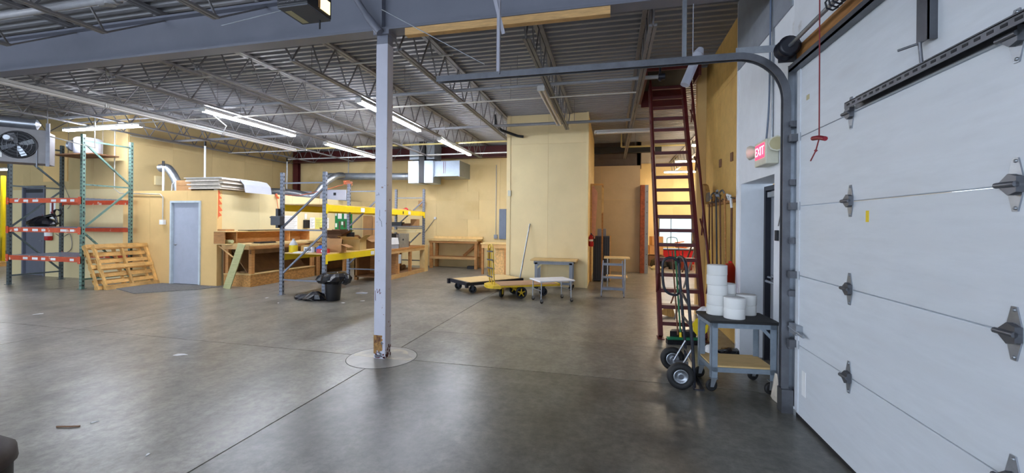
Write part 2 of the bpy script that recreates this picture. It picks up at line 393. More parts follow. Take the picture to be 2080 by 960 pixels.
d1 = hinged('door_1', 'pale grey office door in a light frame behind the floor mat', .86, 2.05, TR(-10.37, 8.26, 0), W['greydoor'], W['frameblue'])
d2 = hinged('door_2', 'slate grey door behind the orange pallet rack', .80, 2.5, TR(-15.94, 8.36, 0), W['greydoordk'], W['greydoordk'], handle_side=1)
part(d2, 'transom_panel', box(-.36, .36, .005, .03, 2.36, 2.46), W['hole'])
d3 = hinged('door_3', 'grey side exit door set deep in the white wall', .90, 2.02, TR(1.83, 5.08, 0) @ RZ(-PI/2), W['grey'], W['blackmetal'], handle_side=-1)
part(d3, 'door_closer', box(-.3, .05, -.06, .03, 1.93, 1.99), W['galv'])
part(d3, 'push_bar', MB().tube([(-.4, -.03, .95), (.4, -.03, .95)], .016, 8), W['galv'])
w1 = thing('window_1', 'four pane window in the bright end wall of the far room', 'window', (2.86, 20, 0), kind='structure')
fr = MB()
for a in (-.72, .68): fr.box(a, a+.04, -.03, .1, .74, 1.92)
for a in (.74, 1.88): fr.box(-.68, .68, -.03, .1, a, a+.04)
part(w1, 'window_frame', fr, W['greybox'])
part(w1, 'mullion', box(-.2, -.175, -.02, .08, .78, 1.88), W['greybox']); part(w1, 'rail', box(-.68, .68, -.02, .08, 1.30, 1.33), W['greybox'])
for a, b in ((-.68, -.2), (-.175, .68)):
    for c, d in ((.78, 1.30), (1.33, 1.88)): part(w1, 'pane', box(a, b, .03, .036, c, d), W['glass'])
single('ground', box(-10, 20, 20.2, 60, -.2, -.1), W['grass'], 'lawn outside the far window', 'lawn', kind='structure')
single('hill', MB().prism([(-12, -.2), (-12, 3.2), (-4, 4), (2, 2.6), (5, 3.4), (10, 2.4), (24, 3.6), (24, -.2)], 0, 6, TR(0, 60, 0) @ RX(PI/2)), mat('far_trees', (190,196,204), .9, var=.25, scale=.6), 'hazy tree line beyond the lawn', 'trees', kind='structure')

# ---------------------------------------------------------------- overhead door
od = thing('door_4', 'white sectional overhead door with five panels and steel hinges', 'door', kind='structure')
for i in range(5):
    part(od, 'door_section', box(1.54, 1.585, -.68, 3.985, .03+i*.58, .03+i*.58+.575), W['doorwhite'], bev=.004)
part(od, 'bottom_seal', box(1.545, 1.58, -.68, 3.99, .002, .03), W['rubber'])
part(od, 'end_stile', box(1.532, 1.545, 3.93, 3.99, .05, 2.92), W['doorwhite'])
hm = MB()
RYm = RY(-PI/2)                                 # local (x,y,z) -> hinge stands on the door face
def onface(y, z): return TR(1.54, y, z) @ Matrix(((0,0,-1,0),(-1,0,0,0),(0,1,0,0),(0,0,0,1)))
hm.prism([(-.012,-.105),(.012,-.105),(.034,-.02),(.034,.02),(.012,.105),(-.012,.105),(-.034,.02),(-.034,-.02)], 0, .006)
hm2 = MB().prism([(-.05,0),(0,-.042),(.036,-.03),(.036,.03),(0,.042)], .004, .03).tube([(-.05,0,.03),(.036,0,.03)], .012, 8)
hmesh = hm.mesh('hinge_plate', W['galv']); kmesh = hm2.mesh('hinge_knuckle', W['galvdk'])
bm = MB()
for q in (-.092, -.035, .035, .092): bm.lathe([(.007, .006), (.007, .010), (.002, .012)], 8, TR(.004, q, 0))
bmesh_ = bm.mesh('bolt', W['galv'])
for i in range(1, 5):
    for yy in (3.18, 2.03, .88, -.27):
        h = part(od, 'hinge', hmesh); h.matrix_local = onface(yy, .03+i*.58)
        part(h, 'knuckle', kmesh); part(h, 'bolt', bmesh_)
    h = part(od, 'hinge', hmesh); h.matrix_local = onface(3.96, .03+i*.58)
    part(h, 'roller_arm', MB().box(-.055, 0, -.03, .03, .004, .06).tube([(-.03,0,.05),(-.12,0,.05)], .009, 8).lathe([(.02,.0),(.02,.02)], 10, TR(-.12,0,.05) @ RY(PI/2)), W['galvdk'])
st = MB().box(1.47, 1.54, -.68, 3.12, 2.395, 2.402).box(1.47, 1.475, -.68, 3.12, 2.36, 2.40).box(1.532, 1.54, -.68, 3.12, 2.36, 2.44)
part(od, 'stiffener_strut', st, W['galvdk'])
hs = MB()
for k in range(62): hs.box(1.468, 1.4705, -.6+k*.06, -.57+k*.06, 2.374, 2.386)
part(od, 'strut_slots', hs, W['hole'])
part(od, 'opener_arm_bracket', MB().box(1.50, 1.506, 2.44, 2.52, 2.52, 2.9).box(1.5, 1.54, 2.44, 2.446, 2.52, 2.9), W['galvdk'])
part(od, 'arm_rod', MB().tube([(1.49, 2.48, 2.52), (1.50, 2.48, 2.40)], .008, 8).tube([(1.42, 2.52, 2.50), (1.50, 2.48, 2.52)], .006, 6), W['galvdk'])
part(od, 'slide_lock', MB().box(1.49, 1.54, 3.86, 4.0, .70, .78).tube([(1.50, 3.75, .72), (1.50, 4.02, .74)], .012, 8), W['galv'])
part(od, 'warning_sticker', box(1.538, 1.5405, 3.80, 3.87, .22, .42), W['paper'], 'white sticker with a red edge')
part(od, 'yellow_sticker', box(1.538, 1.5405, 2.98, 3.01, 1.63, 1.70), W['beamyellow'], 'small yellow sticker')
part(od, 'grey_sticker', box(1.538, 1.5405, 3.78, 3.83, 2.62, 2.66), W['label'])
# track, jamb and spring hardware
def sweep(path, nrm, prof):            # path points in an XZ plane; prof = [(y, n)]
    mb = MB(); n = len(prof); vs = []; fs = []
    for (x, y, z), (nx, nz) in zip(path, nrm):
        for a, b in prof: vs.append((x+nx*b, y+a, z+nz*b))
    for i in range(len(path)-1):
        for k in range(n): fs.append((i*n+k, i*n+(k+1)%n, (i+1)*n+(k+1)%n, (i+1)*n+k))
    mb.add(vs, fs); mb.add(vs[:n], [tuple(range(n))]); mb.add(vs[-n:], [tuple(range(n))]); return mb
path = [(1.475, 4.06, .06), (1.475, 4.06, 2.70)]; nr = [(-1, 0), (-1, 0)]
for k in range(1, 13):
    a = k*PI/24; path.append((1.475-.40+.40*math.cos(a), 4.06, 2.70+.40*math.sin(a))); nr.append((-math.cos(a), -math.sin(a)))
path.append((-1.78, 4.06, 3.10)); nr.append((0, -1))
tr = thing('door_track', 'grey steel overhead door track, upright beside the door then curving back over the floor', 'track')
part(tr, 'rail', sweep(path, nr, [(-.03,-.03),(-.03,.03),(-.022,.03),(-.022,-.022),(.022,-.022),(.022,.03),(.03,.03),(.03,-.03)]), W['galvdk'])
part(tr, 'jamb_angle', MB().box(1.50, 1.557, 4.09, 4.096, .05, 3.0).box(1.55, 1.557, 4.0, 4.09, .05, 3.0), W['galv'])
for z in (.55, 1.0, 1.45, 1.95, 2.45): part(tr, 'jamb_bracket', MB().box(1.49, 1.556, 4.0, 4.05, z, z+.05).box(1.485, 1.50, 3.99, 4.08, z+.01, z+.04), W['galvdk'])
part(tr, 'rail_brace', MB().box(1.08, 1.55, 4.08, 4.09, 3.13, 3.19), W['galv'])
part(tr, 'foot_plate', box(1.44, 1.53, 4.0, 4.1, .0, .20), W['galvdk'])
single('track_hanger', MB().box(.62, .66, 4.045, 4.05, 3.12, 3.86).box(.62, .625, 4.01, 4.05, 3.12, 3.86), W['galv'], 'slotted steel angle hanging the track near the stair', 'hanger')
single('track_hanger', MB().box(-1.135, -1.095, 4.045, 4.05, 3.10, 3.86).box(-1.1, -1.095, 4.01, 4.05, 3.10, 3.86), W['colwhite'], 'white steel angle hanging from the beam to the free end of the track', 'hanger')
single('track_strut', MB().bar((-1.17, 4.03, 3.92), (-1.06, 4.03, 3.50), .035, .006, (0,1,0)), W['colwhite'], 'short slanted white strut crossing the white track hanger', 'hanger')
sh = thing('torsion_shaft', 'steel torsion tube with a black cable drum above the overhead door', 'spring')
part(sh, 'tube', MB().tube([(1.40, -.6, 3.06), (1.40, 3.98, 3.06)], .016, 10), W['galv'])
part(sh, 'cable_drum', MB().lathe([(.06,0),(.085,.01),(.07,.02),(.07,.09),(.085,.1),(.085,.11)], 20, TR(1.40, 3.78, 3.06) @ RX(-PI/2)), W['blackmetal'])
part(sh, 'spring', MB().tube([(1.40+.045*math.cos(k*.9), 2.3+k*.006, 3.06+.045*math.sin(k*.9)) for k in range(140)], .006, 5), W['blackmetal'])
part(sh, 'bearing_plate', box(1.37, 1.55, 3.94, 3.948, 2.98, 3.14), W['galvdk'])
single('header_board', box(1.50, 1.555, -.6, 3.92, 2.97, 3.09), W['pineold'], 'long brown timber above the overhead door', 'board')
single('door_top_angle', MB().box(1.47, 1.55, -.6, 4.0, 2.915, 2.93).box(1.47, 1.48, -.6, 4.0, 2.915, 2.965), W['galvdk'], 'long grey steel angle along the top of the overhead door', 'angle')
single('air_hose', MB().tube([(1.35-.1*math.sin(k*.3), 2.40+.12*math.cos(k*.5), 2.88+.11*abs(math.sin(k*.5-1.2))) for k in range(9)], .018, 8), W['rubber'], 'black curved hose at the top of the overhead door', 'hose')
pc = thing('pull_cord', 'red release cord with a red T-handle hanging before the overhead door', 'cord')
part(pc, 'cord', MB().tube([(1.2, 2.83, 3.3), (1.17, 2.75, 2.5), (1.15, 2.70, 2.10), (1.13, 2.69, 2.03), (1.10, 2.68, 1.97)], .0035, 6), W['redcord'])
part(pc, 'handle', MB().tube([(1.15, 2.63, 2.085), (1.15, 2.70, 2.105), (1.15, 2.775, 2.115)], .013, 8), mat('dark_red_handle', (140,22,40), .4))
part(pc, 'knot', MB().lathe([(.0,-.01),(.01,0),(.0,.01)], 8, TR(1.13, 2.69, 2.03)), W['redcord'])
op = thing('door_opener', 'black commercial door operator box with a glowing lamp lens hung before the beam', 'opener', (-2.10, 2.50, 3.05), 0)
part(op, 'case', box(-.122, .122, -.122, .122, .012, .17), W['black'], bev=.006)
part(op, 'base_plate', box(-.118, .118, -.118, .118, 0, .012), W['greybox'])
part(op, 'rating_label', box(-.10, -.05, -.07, .10, -.002, .0), W['label'])
part(op, 'lamp_lens', box(.122, .127, .0, .10, .035, .125), W['lens'])
part(op, 'lens_frame', box(.122, .127, -.018, -.002, .035, .125), W['card'])
text(op, 'Commercial Door Operator', .0185, TR(-.01, -.1225, .038) @ RX(PI/2), W['ink'])
part(op, 'hanger_strap', MB().box(-.11, -.08, -.01, .0, .16, 1.36).box(.08, .11, -.01, 0, .16, 1.36), W['galvdk'])
part(op, 'cable_stub', MB().tube([(.05, .09, 0), (.05, .09, -.06)], .006, 6), W['rubber'])

# ---------------------------------------------------------------- roof steel
col_t = thing('steel_column', 'white painted square steel column with rust at its foot', 'column')
part(col_t, 'shaft', box(-2.705, -2.555, 4.395, 4.525, .0, 3.70), W['colwhite'], bev=.006)
part(col_t, 'cap_plate', MB().box(-2.73, -2.53, 4.37, 4.55, 3.80, 3.85).box(-2.70, -2.56, 4.40, 4.52, 3.70, 3.80), W['steel'])
rr = random.Random(4)
rp = [(-2.7045,.06+.012*k) for k in range(19)]+[(-2.60+.025*rr.random()-.006*k, .275-.004*k) for k in range(1)]+[(-2.575-.04*rr.random()-.002*abs(k-8), .27-.0125*k) for k in range(1,15)]+[(-2.62-.02*rr.random(),.08),(-2.66,.10),(-2.68,.05)]
part(col_t, 'rust_patch', MB().prism(rp[:1]+rp[18:], -4.3945, -4.3935, Matrix(((1,0,0,0),(0,0,-1,0),(0,1,0,0),(0,0,0,1)))), mat('rust', (140,104,58), .85, var=.45, scale=26, dark=(92,58,40), dthr=(.5,.6), dscale=18))
fl_ = MB()
for k in range(26):
    z = .01+.13*rr.random()**2; y0 = 4.40+.11*rr.random(); q = .008+.014*rr.random(); fl_.box(-2.5552,-2.5542,y0,y0+q,z,z+q*1.6)
    x0 = -2.70+.13*rr.random(); z = .005+.07*rr.random(); fl_.box(x0,x0+q,4.3938,4.3948,z,z+q)
part(col_t, 'rust_speckle', fl_, W['redsteel'])
def scuff(pts, z0, sc_):
    mb = MB()
    for (x, z, dx, dz, w) in pts: mb.bar((x, 4.3942, z), (x+dx, 4.3942, z+dz), .001, w, (dz, 0, -dx) if abs(dz) > abs(dx) else (0,0,1))
    return mb
part(col_t, 'red_scribble', scuff([(-2.69,.80,.005,-.12,.006),(-2.67,.82,.01,-.05,.006),(-2.66,.77,.03,.05,.006),(-2.63,.82,.0,-.06,.006),(-2.63,.76,.015,.02,.006)], 0, 1), W['redsteel'])
part(col_t, 'chipped_paint', scuff([(-2.69,1.92,.04,.01,.005),(-2.66,1.95,.01,-.03,.005),(-2.64,1.75,.0,-.08,.006),(-2.65,1.66,.02,-.04,.01),(-2.62,1.62,.01,-.07,.008),(-2.68,1.60,.01,.01,.006),(-2.65,1.15,.01,.0,.006),(-2.60,.20,.0,-.08,.02),(-2.69,.03,.1,.0,.02),(-2.64,.08,.04,-.03,.02)], 0, 1), W['galvdk'])
bt = thing('steel_beam', 'deep lavender grey steel I-beam crossing the room over the column', 'beam')
part(bt, 'bottom_flange', box(-26, 1.56, 4.37, 4.55, 3.85, 3.88), W['steel'])
part(bt, 'web', box(-26, 1.56, 4.452, 4.468, 3.88, 4.34), W['steel'])
part(bt, 'top_flange', box(-26, 1.56, 4.37, 4.55, 4.34, 4.37), W['steel'])
for x in (-2.63, -14.3): part(bt, 'stiffener', MB().box(x-.006, x+.006, 4.37, 4.452, 3.88, 4.34).box(x-.006, x+.006, 4.468, 4.55, 3.88, 4.34), W['steel'])
single('knee_brace', MB().tube([(-2.62, 4.33, 3.80), (-2.78, 4.31, 4.0)], .045, 12).tube([(-2.77, 4.31, 3.99), (-3.0, 4.28, 4.34)], .036, 12), W['steel'], 'slanted grey pipe brace from the column head up the beam', 'brace')
single('timber_beam', box(-2.33, -.02, 4.38, 4.46, 3.765, 3.848), W['pine'], 'long orange-brown timber strapped under the beam right of the column', 'timber')
def truss(x, y0, y1, b0, b1, label, grp, m):
    t = thing('roof_joist', label, 'joist', (x, 0, 0), 0, grp)
    part(t, 'top_chord', MB().box(-.065, -.006, y0, y1, 4.385, 4.418).box(.006, .065, y0, y1, 4.385, 4.418), m)
    part(t, 'bottom_chord', MB().box(-.045, -.006, b0, b1, 3.85, 3.878).box(.006, .045, b0, b1, 3.85, 3.878), m)
    n = max(2, int(round((b1-b0)/.62))); d = (b1-b0)/n
    key = round(d, 3)
    if key not in truss.c:
        truss.c[key] = (MB().bar((0,0,3.865), (0,d/2,4.395), .018, .018).mesh('web_rod', W['joist']), MB().bar((0,0,4.395), (0,d/2,3.865), .018, .018).mesh('web_rod', W['joist']))
    for k in range(n):
        a = part(t, 'web_rod', truss.c[key][0]); a.location = (0, b0+k*d, 0)
        a = part(t, 'web_rod', truss.c[key][1]); a.location = (0, b0+k*d+d/2, 0)
    part(t, 'end_rod', MB().bar((0,y0+.03,4.385), (0,b0,3.865), .02, .02).bar((0,b1,3.865), (0,y1-.03,4.385), .02, .02), m)
    return t
truss.c = {}
JX = [.45, -1.02, -2.72, -4.36, -6.03, -7.70, -9.37, -11.03, -12.2, -14.3, -16.2, -18]
where = ['above the red stair', 'over the unlit strip light nearest the passage', 'on the line of the white column', 'over the lit tubes behind the column',
         'between the two rows of lit tubes', 'over the lit tubes left of the column', 'beside the long unlit strip', 'over the inner office door', 'against the tall yellow side wall', 'above the orange rack', 'above the slate door', 'over the side bay']
for x, w in zip(JX, where):
    y1 = 10.55 if x == -1.02 else (19.9 if x == .45 else (14.3 if x > -12.3 else 16))
    if x < -12.3: y1 = 8.34 if x > -16.8 else 15.9
    truss(x, 4.38, y1, 4.95, y1-.6, 'grey open web joist behind the beam, '+w, 'roof joists behind the beam', W['joist'])
for x, w in ((2.6, 'nearest the red stair in the far room'), (4.2, 'against the far room right wall')):
    truss(x, 8.3, 19.8, 8.9, 19.2, 'grey open web roof joist, '+w, 'far room roof joists', W['joist'])
for x, w in ((-19.9, 'over the yellow rack of the side bay'), (-21.4, 'beyond the yellow rack of the side bay')):
    truss(x, 4.6, 15.9, 5.2, 15.3, 'grey open web roof joist, '+w, 'side bay roof joists', W['joist'])
for x, w in zip(JX[3:], ['first left of the column', 'second left of the column', 'third left of the column', 'fourth left of the column', 'fifth left of the column', 'sixth left of the column', 'seventh left of the column', 'eighth left of the column', 'ninth left of the column']):
    truss(x+.06, -2, 4.54, -1.4, 3.75, 'grey open web joist before the beam, '+w, 'roof joists in front of the beam', W['joist'])
def pipe(y, z, x0, x1, r, m, label, name='pipe', cat='pipe', extra=None):
    t = thing(name, label, cat)
    part(t, 'run', MB().tube([(x0, y, z), (x1, y, z)], r, 10), m)
    cp = MB()
    L_ = x1-x0
    for k in range(1, max(2, int(L_/2.6))):
        x = x0+k*L_/max(2, int(L_/2.6)); cp.tube([(x-.05, y, z), (x+.05, y, z)], r*1.35, 10)
    part(t, 'coupling', cp, m)
    hg = MB()
    for k in range(max(1, int(L_/2))):
        x = x0+.4+k*(L_-.6)/max(1, int(L_/2)); hg.tube([(x, y, z), (x, y, 4.42)], .005, 5)
    part(t, 'hanger_rod', hg, W['joist'])
    if extra: extra(t)
    return t
pipe(5.8, 4.10, -9.6, -2.3, .014, W['conduit'], 'thin pale conduit crossing under the deck just behind the beam', 'conduit', 'conduit')
pipe(6.8, 3.90, -12.3, .73, .03, W['pipe'], 'grey sprinkler branch pipe ending in a black head left of the stair', 'sprinkler_pipe',
     extra=lambda t: part(t, 'sprinkler_head', MB().tube([(.73,6.8,3.83),(.73,6.8,4.15)], .018, 8).tube([(.70,6.8,3.9),(.80,6.8,3.9)], .05, 10), W['blackmetal']))
pipe(7.25, 3.82, -12, .4, .014, W['conduit'], 'thin conduit just behind the sprinkler branch with the black head', 'conduit', 'conduit')
pipe(9.45, 3.90, -12.3, 1.6, .034, W['pipe'], 'thick grey sprinkler main crossing before the boxed-in projection', 'sprinkler_pipe')
pipe(11.33, 3.92, -9.9, -2.66, .026, W['gas'], 'pale yellow gas pipe crossing toward the boxed-in projection', 'gas_pipe')
pipe(12.9, 3.88, -11.5, -2.66, .022, W['pvc'], 'white pipe crossing under the dark red wall steel', 'pipe')
pipe(13.0, 3.95, .3, 5, .026, W['gas'], 'pale yellow gas pipe above the passage behind the stair', 'gas_pipe',
     extra=lambda t: part(t, 'drop_leg', MB().tube([(.3, 13, 3.95), (.3, 13, 4.38), (-.5, 13, 4.38)], .026, 8), W['gas']))
pipe(3.25, 3.90, -10, -4.9, .036, W['pipe'], 'grey sprinkler pipe crossing in front of the beam at upper left', 'sprinkler_pipe',
     extra=lambda t: part(t, 'tee', MB().tube([(-5.1,3.25,3.84),(-5.1,3.25,4.2)], .05, 10).tube([(-5.0,3.25,3.9),(-5.25,3.25,3.9)], .055, 10), W['pipe']))
pipe(11.2, 3.85, -12.3, -9.3, .016, W['pvc'], 'white conduit near the ceiling over the inner office', 'conduit', 'conduit')
pipe(7.9, 4.12, -13.5, -8.0, .02, W['pipe'], 'grey pipe under the deck over the orange rack', 'pipe')
# dark red steel along the back wall and a red column
rb = thing('red_wall_beam', 'dark red steel beam along the top of the back wall', 'beam')
part(rb, 'flange', box(-12.3, -2.66, 14.1, 14.36, 3.95, 3.98), W['redsteel']); part(rb, 'web', box(-12.3, -2.66, 14.22, 14.24, 3.98, 4.36), W['redsteel'])
single('red_steel_post', MB().box(-12.40, -12.2, 14.18, 14.2, 2.36, 4.4).box(-12.40, -12.2, 14.34, 14.36, 2.36, 4.4).box(-12.31, -12.29, 14.2, 14.34, 2.36, 4.4), W['redsteel'], 'dark red steel post in the far corner above the office roof', 'post')
single('black_beam', box(-.55, 1.6, 14.3, 14.5, 4.0, 4.2), W['hole'], 'black steel member over the end of the passage', 'beam')
single('black_drain_pipe', MB().tube([(-2.9, 10.3, 4.4), (-2.9, 10.3, 4.15), (-2.75, 10.35, 4.0), (-2.35, 10.45, 3.86), (-2.2, 10.48, 3.84)], .035, 10), W['rubber'], 'black bent drain pipe in front of the boxed-in projection', 'pipe')
# strip lights
def strip(label, M, L=2.44, on='tube', grp='fluorescent strip lights', drop=0):
    t = thing('strip_light', label, 'light', group=grp, M=M)
    part(t, 'housing', MB().prism([(-.06,.02),(.06,.02),(.045,.07),(-.045,.07)], -L/2, L/2, Matrix(((1,0,0,0),(0,0,-1,0),(0,1,0,0),(0,0,0,1)))), W['fixture'])
    for s in (-.036, .036): part(t, 'fluorescent_tube', MB().tube([(s, -L/2+.03, 0), (s, L/2-.03, 0)], .019, 10), W[on])
    part(t, 'end_cap', MB().box(-.06, .06, -L/2-.012, -L/2+.012, -.02, .06).box(-.06, .06, L/2-.012, L/2+.012, -.02, .06), W['fixture'])
    if drop: part(t, 'hanger_wire', MB().tube([(0, -L/2+.3, .07), (0, -L/2+.3, drop)], .004, 5).tube([(0, L/2-.3, .07), (0, L/2-.3, drop)], .004, 5), W['joist'])
    return t
strip('lit strip light over the orange pallet rack', TR(-11.8, 7.38, 3.78) @ RZ(PI/2))
strip('lit strip light hung before the inner office, left of the column', TR(-7.87, 7.8, 3.78))
strip('lit strip light passing behind the white column', TR(-4.45, 7.88, 3.78))
strip('lit strip light just left of the column, farther back', TR(-7.77, 11.3, 3.78))
strip('lit strip light in front of the rectangular duct', TR(-4.40, 11.4, 3.78))
for k, w in enumerate(('nearest of the long unlit row at upper left', 'middle of the long unlit row at upper left', 'far end of the long unlit row')):
    strip('unlit strip light, '+w, TR(-9.5, 4.75+k*2.47, 3.78), on='tubeoff', grp='unlit strip lights')
strip('unlit strip light hanging before the boxed-in projection', TR(-1.12, 7.9, 3.78), on='tubeoff', grp='unlit strip lights')
strip('unlit strip light across the way behind the red stair', TR(.84, 10.15, 3.78) @ RZ(PI/2), on='tubeoff', grp='unlit strip lights')
for x, y, w in ((-7.70, .9, 'first'), (-11.03, -.9, 'second'), (-7.70, -3.6, 'third'), (-4.36, -3.2, 'added as fourth')):  # out of view; the fourth is added to brighten front-facing surfaces
    strip('lit strip light of the near bay, %s from the beam' % w, TR(x, y, 3.78))
strip('lit strip light in the side bay at far left', TR(-20.6, 9.9, 3.3) @ RZ(PI/2), drop=.56)
strip('lit strip light in the side bay, farther back', TR(-20.2, 13.5, 3.78) @ RZ(PI/2))
for x, y, w in ((3.35, 12.2, 'nearest'), (3.35, 15.2, 'middle'), (3.35, 18.2, 'farthest')):
    strip('lit warm strip light in the far room, %s of three' % w, TR(x, y, 3.78) @ RZ(PI/2), on='tubewarm', grp='far room strip lights')
single('loose_lamp_cable', MB().tube([(-4.3, 10.1, 3.85), (-4.2, 10.4, 3.75), (-4.1, 10.9, 3.62), (-4.15, 11.6, 3.62), (-4.35, 12.2, 3.74)], .012, 6), W['pvc'], 'white cable drooping beside the lit light before the duct', 'cable')
single('loose_lamp_cable', MB().tube([(-8.9, 7.3, 3.7), (-8.5, 7.6, 3.6), (-8.2, 7.4, 3.68), (-7.95, 6.9, 3.76)], .012, 6), W['pvc'], 'white cable drooping between the unlit row and the lit light by the office', 'cable')
single('steel_stay_cable', MB().tube([(-4.4, 3.9, 3.86), (-1.3, 4.0, 4.25)], .006, 5), W['galv'], 'thin steel wire crossing the front of the beam', 'cable')
single('steel_stay_cable', MB().tube([(-2.34, 3.9, 3.82), (-1.25, 4.0, 3.20)], .005, 5), W['galv'], 'thin pale wire running down past the timber toward the track end', 'cable')
single('hanging_tube', MB().tube([(.80,4.53,3.2),(.80,4.53,4.42)], .004, 5).tube([(.72, 4.5, 3.02), (.86, 4.55, 3.36)], .045, 12).tube([(.855, 4.55, 3.34), (.88, 4.56, 3.40)], [.055, .03], 10), W['boardgrey'], 'pale grey capped tube hanging by the top of the stair', 'tube')

# ---------------------------------------------------------------- pallet racks
def post(t, x, y, h, m, sd, wd=.075, base=True):
    p = part(t, 'upright', MB().box(x-wd/2, x+wd/2, y-.03, y+.03, 0, h), m)
    part(p, 'slots', slots(x, y, h, wd), W['hole'])
    part(p, 'foot_plate', box(x-.06, x+.06, y-.06, y+.06, 0, .008), m)
    return p
def slots(x, y, h, wd):
    mb = MB()
    for k in range(int(h/.076)):
        z = .06+k*.076
        for s in (-.018, .018): mb.box(x+s-.006, x+s+.006, y-.0315, y-.030, z, z+.03)
    for k in range(int(h/.1)): mb.box(x+wd/2, x+wd/2+.001, y-.012, y+.012, .06+k*.1, .10+k*.1)
    return mb
def brace(t, a, b, m, w=.035): part(t, 'brace', MB().bar(a, b, w, w), m)
r1 = thing('pallet_rack', 'orange-beamed pallet rack with wire decks and one light green upright frame', 'rack')
XL, XR, YF, YB = -14.33, -11.90, 7.07, 8.06
for x, y, m in ((XL, YF, 'rackdk'), (XL, YB, 'rackdk'), (XR, YF, 'rackgreen'), (XR, YB, 'rackgreen')):
    post(r1, x, y, 3.58, W[m], 1)
for x, m in ((XL, 'rackdk'), (XR, 'rackgreen')):
    for z in (.22, 2.42, 3.44): brace(r1, (x, YF+.03, z), (x, YB-.03, z), W[m])
    brace(r1, (x, YF+.03, 3.38), (x, YB-.03, 2.50), W[m]); brace(r1, (x, YF+.03, 1.42), (x, YB-.03, 2.34), W[m]); brace(r1, (x, YF+.03, 1.3), (x, YB-.03, .28), W[m])
for z in (.67, 1.35, 2.05):
    for y in (YF-.02, YB+.02):
        b = part(r1, 'beam', box(XL+.04, XR-.04, y-.022, y+.022, z-.055, z+.055), W['orange'])
        part(b, 'beam_clip', MB().box(XL-.03, XL+.06, y-.034, y-.03, z-.09, z+.08).box(XR-.06, XR+.03, y-.034, y-.03, z-.09, z+.08), W['orange'])
        if y < 7.5:
            lb = MB()
            for k in range(7):
                if (k*7+int(z*10)) % 5 != 1: lb.box(XL+.25+k*.31, XL+.25+k*.31+.13+.03*(k % 3), y-.0235, y-.022, z-.03, z+.025)
            part(b, 'worn_label', lb, W['paper'])
    wm = MB()
    for k in range(30): wm.box(XL+.06+k*.079, XL+.064+k*.079, YF, YB, z+.057, z+.061)
    for k in range(9): wm.box(XL+.05, XR-.05, YF+.03+k*.115, YF+.035+k*.115, z+.061, z+.066)
    part(r1, 'wire_deck', wm, W['rackgrey'])
r2 = thing('pallet_rack', 'yellow-beamed pallet rack with blue grey frames and plywood decks by the packing benches', 'rack')
FR = [(7.70, -7.0, -5.93, 2.67), (10.05, -6.98, -5.95, 2.67), (12.95, -7.16, -6.13, 2.74)]
for y, xa, xb, h in FR:
    post(r2, xa, y, h, W['rackgrey'], 1); post(r2, xb, y, h, W['rackgrey'], 1)
    for z in (.33, 1.42, 2.44): brace(r2, (xa+.04, y, z), (xb-.04, y, z), W['rackgrey'], .03)
    brace(r2, (xa+.04, y, 1.50), (xb-.04, y, 2.32), W['rackgrey']); brace(r2, (xa+.04, y, .48), (xb-.04, y, 1.34), W['rackgrey'])
def ybeam(a, b, z):
    bm_ = part(r2, 'beam', MB().bar((*a, z), (*b, z), .045, .14), W['beamyellow'])
    return bm_
for i in (0, 1):
    (y0, xa0, xb0, _), (y1, xa1, xb1, _) = FR[i], FR[i+1]
    b = ybeam((xb0+.0, y0+.03), (xb1+.0, y1-.03), 1.90); ybeam((xa0, y0+.03), (xa1, y1-.03), 1.90)
    mid = (y0+y1)/2; xm = (xb0+xb1)/2+.0245
    part(b, 'beam_label', box(xm, xm+.002, mid+.12, mid+.28, 1.85, 1.95), W['paper'])
    part(b, 'end_clip', MB().box(xb0+.02, xb0+.042, y0-.01, y0+.06, 1.78, 1.99).box(xb1+.02, xb1+.042, y1-.06, y1+.01, 1.76, 1.97), W['beamyellow'])
    part(r2, 'deck_board', MB().prism([(xa0-.02, y0+.05), (xb0-.03, y0+.05), (xb1-.03, y1-.05), (xa1-.02, y1-.05)], 1.97, 1.99), W['plytop'])
(y0, xa0, xb0, _), (y1, xa1, xb1, _) = FR[0], FR[1]
b = ybeam((xb0, y0+.03), (xb1, y1-.03), .825); ybeam((xa0, y0+.03), (xa1, y1-.03), .825)
part(b, 'beam_label', box(xb1+.03, xb1+.032, 9.45, 9.6, .78, .87), W['paper'])
part(b, 'end_clip', MB().box(xb0+.02, xb0+.042, y0-.01, y0+.06, .70, .90), W['beamyellow'])
part(r2, 'deck_board', box(xa0-.02, xb0-.02, y0+.04, y1-.04, .897, .92), W['plytop'], 'thick worn plywood deck')
part(r2, 'shelf_board', box(-7.15, -6.16, 12.45, 12.92, 1.46, 1.50), W['rackgrey'], 'grey shelf hung between the end uprights')
part(r2, 'shelf_board', box(-7.15, -6.16, 12.45, 12.92, 1.28, 1.37), W['cream'], 'cream rail under the grey shelf')
part(r2, 'hole_marks', MB().box(-6.0, -5.995, 11.25, 11.30, 1.86, 1.94).box(-6.03, -6.022, 11.45, 11.48, 1.87, 1.93).box(-6.04, -6.03, 11.7, 11.76, 1.86, 1.94), W['inkdk'])
cb = thing('control_box', 'dark grey control box strapped to the nearest upright of the yellow rack', 'box', (-7.04, 7.62, 1.52))
part(cb, 'case', box(-.12, .12, -.08, .045, 0, .20), W['greybox'], bev=.01); part(cb, 'strap', box(-.03, .03, -.03, .04, -.06, .36), W['black']); part(cb, 'lip', box(-.13, .13, -.09, .045, .16, .185), W['greybox'])
single('wood_strip', box(-6.9, -6.2, 10.3, 12.2, 1.995, 2.02), W['plytop'], 'thin wooden board lying on the upper deck of the yellow rack', 'board')
single('red_package', MB().box(-.08,.08,-.05,.05,0,.05).box(-.03,.05,-.03,.03,.05,.08), W['red'], 'small red package on the upper deck at the far end', 'package', loc=(-6.25, 11.9, 1.99), rz=.4)
